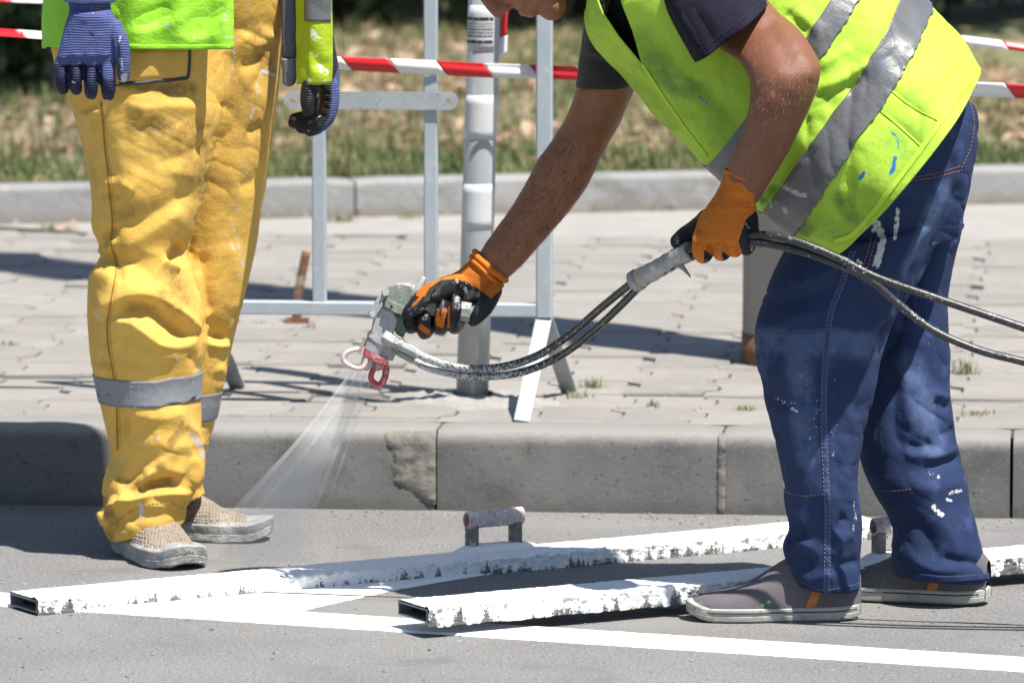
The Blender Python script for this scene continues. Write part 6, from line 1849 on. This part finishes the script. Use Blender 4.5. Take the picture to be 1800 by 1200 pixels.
# grey reflective bands all the way round each leg
m_greyband = mat('grey_reflective', (0.19, 0.195, 0.215), (0.16, 0.165, 0.185), 10, 0.5, bumps=((80, 0.0015),), layers=(('spots', (45, 0.13, 6, 0.56, 0.61), (0.46, 0.46, 0.46), None), ('noise', (90, 0.66, 0.70), (0.36, 0.36, 0.37), None)))
def leg_band(sec, y0, y1, tilt, nrows=12, nseg=110):
    A = loft(sec, 200, 8)
    cpts = A.mean(1); cx, cy = project(cpts)
    G = []
    for k in np.linspace(0, 1, nrows):
        row = []
        for a in np.linspace(0, 2 * math.pi, nseg, endpoint=False):
            yy = y0 + (y1 - y0) * k + tilt * math.cos(a)
            i = int(np.argmin(np.abs(cy - yy)))
            c = cpts[i]
            o_ = c + 0.3 * np.array((math.cos(a), math.sin(a), 0))
            h = SL_.toward(o_, c, 0.0018)
            row.append(h if h is not None and np.linalg.norm(h - c) < 0.16 else c + 0.09 * np.array((math.cos(a), math.sin(a), 0)))
        G.append(row)
    G = np.array(G)
    for _ in range(2): G = (np.roll(G, 1, 1) + 2 * G + np.roll(G, -1, 1)) / 4
    return put('reflective_band', thick(MB().grid(G, True).mesh('b'), 0.0012, 0), m_greyband, tr_l)
leg_band(LN, 655, 702, -2)
leg_band(LF, 683, 732, 2)
# pocket flap with dark piping, dangling grey knee strap
m_piping = mat('dark_piping', (0.025, 0.03, 0.035), None, 30, 0.6)
rows = []
for y_, xa, xb in [(80, 205, 331), (96, 205, 331), (112, 205, 331), (126, 205, 330), (136, 205, 328)]:
    rows.append([(x, y_ + (0 if y_ < 100 else (x - 330) * -0.09 * (y_ - 95) / 40)) for x in np.linspace(xa, xb, 30)])
Gf = [[SL_.hit(x, y, 0.004 + 0.0015 * math.sin(x * 0.13 + y * 0.05)) for x, y in r_] for r_ in rows]
if all(h is not None for r_ in Gf for h in r_):
    Gf = np.array([[h[0] for h in r_] for r_ in Gf])
    put('pocket_flap', thick(MB().grid(Gf).mesh('f'), 0.0025, 0), m_yellow, tr_l)
    edge = list(Gf[-1][:]) + list(Gf[::-1, -1][1:])
    put('piping', MB().tube(crom(np.array(edge), 60), 0.0036, 8), m_piping, tr_l)
mstrap = mat('grey_blue_strap', (0.085, 0.092, 0.12), (0.065, 0.072, 0.095), 30, 0.7, bumps=((70, 0.002),))
strap = MB()
P = [(508, -60, 7.0), (507, 0, 7.0), (508, 60, 7.0), (508, 104, 7.0)]
W, _ = path3(P, 24)
G = np.array([[w_ + np.array((0.0125 * s, -0.003 * (1 - s * s), 0.003 * s * s)) for s in np.linspace(-1, 1, 7)] for w_ in W])
st_ = put('hanging_strap', thick(MB().grid(G).mesh('s'), 0.003, 0), mstrap, tr_l)
W, _ = path3([(508, 103, 6.997), (509, 130, 6.998), (508, 152, 6.998)], 14)
G = np.array([[w_ + np.array((0.0135 * s * (1 - 0.25 * i / 13), -0.006 * (1 - s * s), 0.006 * (s * s) * (i / 13))) for s in np.linspace(-1, 1, 7)] for i, w_ in enumerate(W)])
put('strap_end', thick(MB().grid(G).mesh('s'), 0.004, 0), mat('strap_end_cloth', (0.20, 0.205, 0.24), (0.10, 0.105, 0.12), 20, 0.8, bumps=((70, 0.002),)), st_)

# ---- work shoes caked in dust
m_woven = mat('dusty_woven_leather', (0.27, 0.225, 0.18), (0.21, 0.175, 0.14), 25, 0.95, bumps=((60, 0.002),),
    layers=(('attr', ('dust', 60.0, 1.0), (0.34, 0.335, 0.325), None), ('noise', (40, 0.60, 0.72), (0.32, 0.285, 0.24), None)))
nt = m_woven.node_tree
bs = nt.nodes['Principled BSDF']
vo = nd(nt, 'ShaderNodeTexVoronoi', {'Vector': nd(nt, 'ShaderNodeTexCoord').outputs['Object'], 'Scale': 170.0, 'Randomness': 0.45})
bn = nd(nt, 'ShaderNodeBump', {'Strength': 1.0, 'Distance': 0.004, 'Height': mth(nt, 'SUBTRACT', 1.0, vo.outputs['Distance'])})
old = bs.inputs['Normal'].links[0].from_socket
nt.links.new(old, bn.inputs['Normal']); nt.links.new(bn.outputs[0], bs.inputs['Normal'])
bc = bs.inputs['Base Color'].links[0].from_socket
nt.links.new(mixc(nt, rng01(nt, vo.outputs['Distance'], 0.55, 0.8), bc, (0.075, 0.06, 0.046)), bs.inputs['Base Color'])
m_dust_sole = mat('caked_sole', (0.25, 0.247, 0.24), (0.31, 0.307, 0.30), 30, 0.95, bumps=((110, 0.004), (300, 0.001)), layers=(('noise', (60, 0.58, 0.68), (0.42, 0.42, 0.415), None),))
for toe, heel in (((-0.564, 10.255), (-0.682, 10.505)), ((-0.433, 10.605), (-0.70, 10.67))):
    sh, P = shoe('shoe', toe, heel, 0.0, person_l, m_woven, m_dust_sole, 1.12, 0.86, sole_h=0.034)
    wrinkle(sh.data, [(0.0022, (55, 55, 55), 3)])
    wrinkle(sh.children[0].data, [(0.0026, (45, 45, 45), 5), (0.0012, (130, 130, 130), 6)])
    V = getV(sh.data)
    d = np.hypot(V[:, 0] - toe[0], V[:, 1] - toe[1])
    attr(sh.data, 'dust', np.maximum(0.75 * sstep(d, 0.07, 0.02), 0.6 * sstep(V[:, 2], 0.05, 0.03)))

# ---- lime vest, open in front
m_lime_l = mat('green_vest_cloth', (0.30, 0.66, 0.028), (0.27, 0.61, 0.024), 6, 0.75, bumps=((50, 0.003), (240, 0.0005)), trans=0.12,
    layers=(('noise', (9, 0.54, 0.72), (0.24, 0.47, 0.03), None), ('attr', ('paint', 70.0, 1.5), (0.46, 0.56, 0.40), 0.7), ('noise', (50, 0.66, 0.74), (0.2, 0.40, 0.04), None)))
m_lime_y = mat('yellow_green_vest_cloth', (0.40, 0.54, 0.012), (0.36, 0.50, 0.012), 6, 0.75, bumps=((50, 0.003), (240, 0.0005)), trans=0.12, layers=(('attr', ('paint', 70.0, 1.5), (0.78, 0.80, 0.66), 0.7),))
def flap(name, cols, y_top, y_bot, m, paint, folds, seed):
    """hanging cloth panel: columns (px at hem, Y), from y_top to y_bot"""
    nx_, ny_ = 70, 80
    C = crom(np.array([(c[0], c[1], c[2]) for c in cols], float), nx_)
    G = np.zeros((ny_, nx_, 3))
    for j, y in enumerate(np.linspace(y_top, y_bot, ny_)):
        t = j / (ny_ - 1)
        for i in range(nx_):
            x, Y, sk = C[i]
            yy = y + sk * t
            G[j, i] = at(x + 0.0 * t, yy, Y - 0.008 + 0.006 * t * math.sin(x * 0.075 + seed) + 0.004 * math.sin(x * 0.034 + t * 3))
    me = thick(MB().grid(G).mesh(name), 0.0018, 0)
    wrinkle(me, [(0.003, (16, 16, 16), seed), (0.0016, (42, 42, 42), seed + 1)])
    sculpt(me, folds)
    strokes_attr(me, 'paint', paint)
    return put(name, me, m, person_l)
fr = flap('vest_front', [(75, 7.05, -4), (84, 6.96, -3), (120, 6.885, -1), (200, 6.845, 0), (300, 6.838, 1), (380, 6.85, 0), (411, 6.862, 0)], -330, 87, m_lime_l,
     [([(250, 30), (300, 45), (340, 20)], 34, 0.30), ([(390, 10), (400, 60)], 20, 0.40), ([(290, 42), (294, 46)], 8, 0.7), ([(310, 86), (330, 86)], 6, 0.6), ([(270, 62), (380, 75)], 16, 0.3), ([(395, 86), (405, 88)], 7, 0.6)],
     [([(228, 40), (260, 34), (300, 10)], -0.006, 12), ([(230, 58), (280, 50), (330, 25)], 0.005, 12), ([(300, 60), (340, 70), (390, 60)], 0.004, 10), ([(330, 40), (370, 30), (400, 10)], -0.004, 10), ([(110, 20), (105, 60)], 0.004, 12)], 81)
Sf = Surf(fr)
G = ribbon(Sf, [(226, 82), (300, 83), (405, 82)], 8, 0.0010, 50, 4)
if len(G) > 3: put('hem', thick(MB().grid(G).mesh('h'), 0.001, 0), m_lime_l, fr)
sd = flap('vest_side', [(521, 6.99, 0), (530, 6.975, 0), (545, 6.955, 0), (565, 6.948, 0), (584, 6.955, -2)], -330, 149, m_lime_y,
     [([(550, 60), (565, 75)], 14, 0.5), ([(548, 90), (556, 95)], 14, 0.4), ([(560, 118), (575, 130)], 14, 0.5), ([(540, 140), (575, 146)], 8, 0.5)],
     [([(540, 80), (560, 110), (580, 118)], -0.003, 8), ([(545, 120), (560, 132), (580, 136)], 0.003, 7), ([(536, 40), (534, 100), (538, 145)], -0.004, 6)], 91)
Sd = Surf(sd)
rows = [[Sd.hit(x, y, 0.0016) for x in np.linspace(536, 582, 16)] for y in np.linspace(-40, 38, 20)]
if all(h is not None for r_ in rows for h in r_):
    me = MB().grid(np.array([[h[0] for h in r_] for r_ in rows])).mesh('b')
    attr(me, 'paint', np.full(len(me.vertices), 0.12)); attr(me, 'blue', np.zeros(len(me.vertices)))
    put('reflective_band', thick(me, 0.001, 0), m_silver, sd)
# back and shoulders of the vest (above the frame), shirt sleeves
VB = [(0.86, .215, .175, 0.03, 0.012), (1.0, .21, .17, 0.03, 0), (1.15, .20, .155, 0.03, 0), (1.32, .215, .15, 0.02, 0), (1.46, .21, .13, 0.02, 0), (1.53, .15, .10, 0.02, 0.01)]
G = tors(VB, 60, 80)
bx, by_ = project(G.reshape(-1, 3))
mbv = MB(); mbv.grid(G, True)
me = mbv.mesh('v')
V = getV(me)
rel = (V - np.array((x0, 10.46, 0)))
frontal = (rel @ dirf) > 0.02
low = V[:, 2] < 1.22
bm = bmesh.new(); bm.from_mesh(me); bm.verts.ensure_lookup_table()
bmesh.ops.delete(bm, geom=[bm.verts[i] for i in np.where(low & frontal)[0]], context='VERTS')
bm.to_mesh(me); bm.free()
attr(me, 'paint', np.zeros(len(me.vertices)))
put('vest_back', thick(me, 0.0018, 0), m_lime_l, person_l)
for s_, e_ in ((shR, elR), (shL, elL)):
    P = crom(np.array([s_ + (0, 0, 0.02), (s_ + e_) / 2, e_ + (e_ - s_) * 0.05]), 16)
    put('sleeve', thick(MB().grid(tube_rings(P, np.linspace(0.08, 0.062, 16), 28, False), True).mesh('s'), 0.002, 0), m_tee, person_l)

# ---- blue gloves
m_blue = mat('blue_knit_dark_dip', (0.066, 0.088, 0.215), (0.078, 0.10, 0.24), 40, 0.85, ribs=((0.0, 0.0, 1.0), 0.0043, 0.0009, (0.018, 0.025, 0.095), 0.5), bumps=((500, 0.0006),), spec=0.25,
    layers=(('attr', ('dip_shade', 90.0, 0.5), (0.014, 0.018, 0.055), 0.55), ('attr', ('black', 150.0, 0.8), (0.016, 0.016, 0.02), 0.4), ('attr', ('crust', 150.0, 1.4), (0.50, 0.50, 0.51), 0.6), ('spots', (110, 0.12, 12, 0.58, 0.63), (0.55, 0.56, 0.6), None)))
m_bcuff = mat('blue_cuff', (0.13, 0.16, 0.38), (0.11, 0.14, 0.34), 40, 0.85, bumps=((400, 0.0008),))
YG = 6.79
mb = MB()
mb.grid(loft([(118, -50, 192, -50, YG + .03, .036), (117, -10, 196, -8, YG + .02, .036), (121, 14, 195, 14, YG + .01, .031), (120, 26, 201, 28, YG, .029), (113, 48, 214, 50, YG, .027), (107, 72, 214, 74, YG, .0265), (102, 92, 209, 96, YG, .025), (98, 112, 205, 114, YG, .021)], 44, 44), True, True, True)
fingers(mb, [
    [(110, 104, YG + .004, .0125), (107, 128, YG - .002, .0120), (107, 145, YG + .004, .0116), (111, 156, YG + .018, .0105)],
    [(134, 106, YG - .002, .0130), (133, 132, YG - .008, .0124), (132, 148, YG - .002, .0120), (134, 157, YG + .012, .0108)],
    [(159, 106, YG - .003, .0132), (160, 135, YG - .009, .0127), (160, 155, YG - .004, .0122), (160, 165, YG + .008, .0110)],
    [(187, 104, YG, .0140), (188, 132, YG - .006, .0136), (190, 154, YG - .002, .0130), (190, 166, YG + .008, .0115)],
    [(200, 48, YG - .006, .015), (212, 76, YG - .014, .0142), (216, 104, YG - .014, .0128), (217, 126, YG - .010, .0118), (217, 134, YG - .006, .0108)]])
me = remesh(mb, 0.0015, 2)
wrinkle(me, [(0.0006, (110, 110, 110), 27)])
sculpt(me, [([(121, 166), (121, 118), (120, 106)], -0.006, 3.2), ([(146.5, 172), (146.5, 118), (145, 104)], -0.006, 3.2), ([(174, 176), (174, 118), (173, 104)], -0.006, 3.2), ([(206, 70), (206, 100), (207, 128)], -0.006, 3), ([(122, 12), (150, 16), (195, 12)], -0.003, 5), ([(108, 96), (112, 104)], 0.002, 8), ([(134, 94), (134, 100)], 0.003, 8), ([(160, 94), (160, 100)], 0.003, 8), ([(186, 92), (187, 100)], 0.002, 8)])
V = getV(me); px, py = project(V)
fx = np.interp(px, [95, 120, 146, 172, 185, 206], [112, 116, 112, 120, 140, 142])
attr(me, 'dip_shade', np.where(px < 204, sstep(py, fx - 5, fx + 5), 0.0))
strokes_attr(me, 'black', [([(140, 78), (150, 80), (185, 82)], 16, 0.40), ([(150, 90), (158, 98), (175, 96)], 14, 0.42), ([(158, 58), (164, 62)], 6, 0.6), ([(212, 100), (214, 120)], 8, 0.5), ([(108, 158), (160, 172), (195, 172)], 14, 0.3)])
strokes_attr(me, 'crust', [([(211, 66), (207, 80)], 5, 0.55), ([(212, 105), (215, 122)], 7, 0.55), ([(219, 132), (218, 142)], 10, 0.68), ([(155, 176), (163, 178)], 5, 0.7), ([(180, 177), (190, 178)], 4, 0.6), ([(127, 144), (131, 145)], 4, 0.5)])
gb1 = put('glove', me, m_blue, person_l); gb1['label'] = 'blue knitted glove hanging in front of the lime vest, back of the hand showing'
cuff_roll('cuff', (117, -4), (197, -2), YG + .012, .037, .0075, m_bcuff, gb1)
YH = 7.02
mb = MB()
mb.grid(loft([(544, -40, 586, -40, YH, .034), (545, 30, 585, 30, YH, .034), (545, 84, 589, 82, YH, .035), (546, 118, 595, 114, YH, .040), (556, 150, 597, 146, YH, .044), (560, 178, 593, 176, YH, .042), (556, 200, 584, 204, YH, .036)], 30, 36), True, True, True)
fingers(mb, [
    [(582, 150, YH - .030, .0145), (582, 182, YH - .034, .0145), (575, 206, YH - .034, .0138), (560, 222, YH - .032, .0130), (546, 229, YH - .028, .0118)],
    [(578, 170, YH - .008, .0142), (572, 205, YH - .010, .0138), (552, 222, YH - .010, .0130), (530, 224, YH - .006, .0116)],
    [(574, 175, YH + .014, .0138), (562, 206, YH + .014, .0130), (538, 214, YH + .014, .0125), (517, 216, YH + .016, .0112)],
    [(570, 175, YH + .034, .0125), (556, 200, YH + .034, .0120), (534, 206, YH + .034, .0112), (518, 208, YH + .034, .0100)],
    [(556, 120, YH - .044, .0165), (546, 150, YH - .054, .0158), (542, 178, YH - .056, .0145), (542, 194, YH - .054, .0120)]])
me = remesh(mb, 0.0017, 2)
wrinkle(me, [(0.0006, (110, 110, 110), 37)])
sculpt(me, [([(562, 160), (580, 166)], -0.003, 3), ([(564, 172), (580, 178)], -0.003, 3), ([(562, 184), (578, 192)], -0.003, 3), ([(558, 196), (572, 206)], -0.003, 3)])
V = getV(me); px, py = project(V)
edge = np.interp(py, [100, 150, 180, 205, 225, 240], [600, 584, 583, 580, 566, 552])
attr(me, 'dip_shade', np.zeros(len(V)))
attr(me, 'black', np.where(px < edge, 1.0, 0.0))
strokes_attr(me, 'crust', [([(570, 165), (562, 205), (552, 218)], 7, 0.34), ([(540, 232), (535, 236)], 8, 0.4), ([(515, 215), (508, 222)], 8, 0.35)])
gb2 = put('glove', me, m_blue, person_l); gb2['label'] = 'blue glove with black palm hanging below the vest flap, fingers half curled'
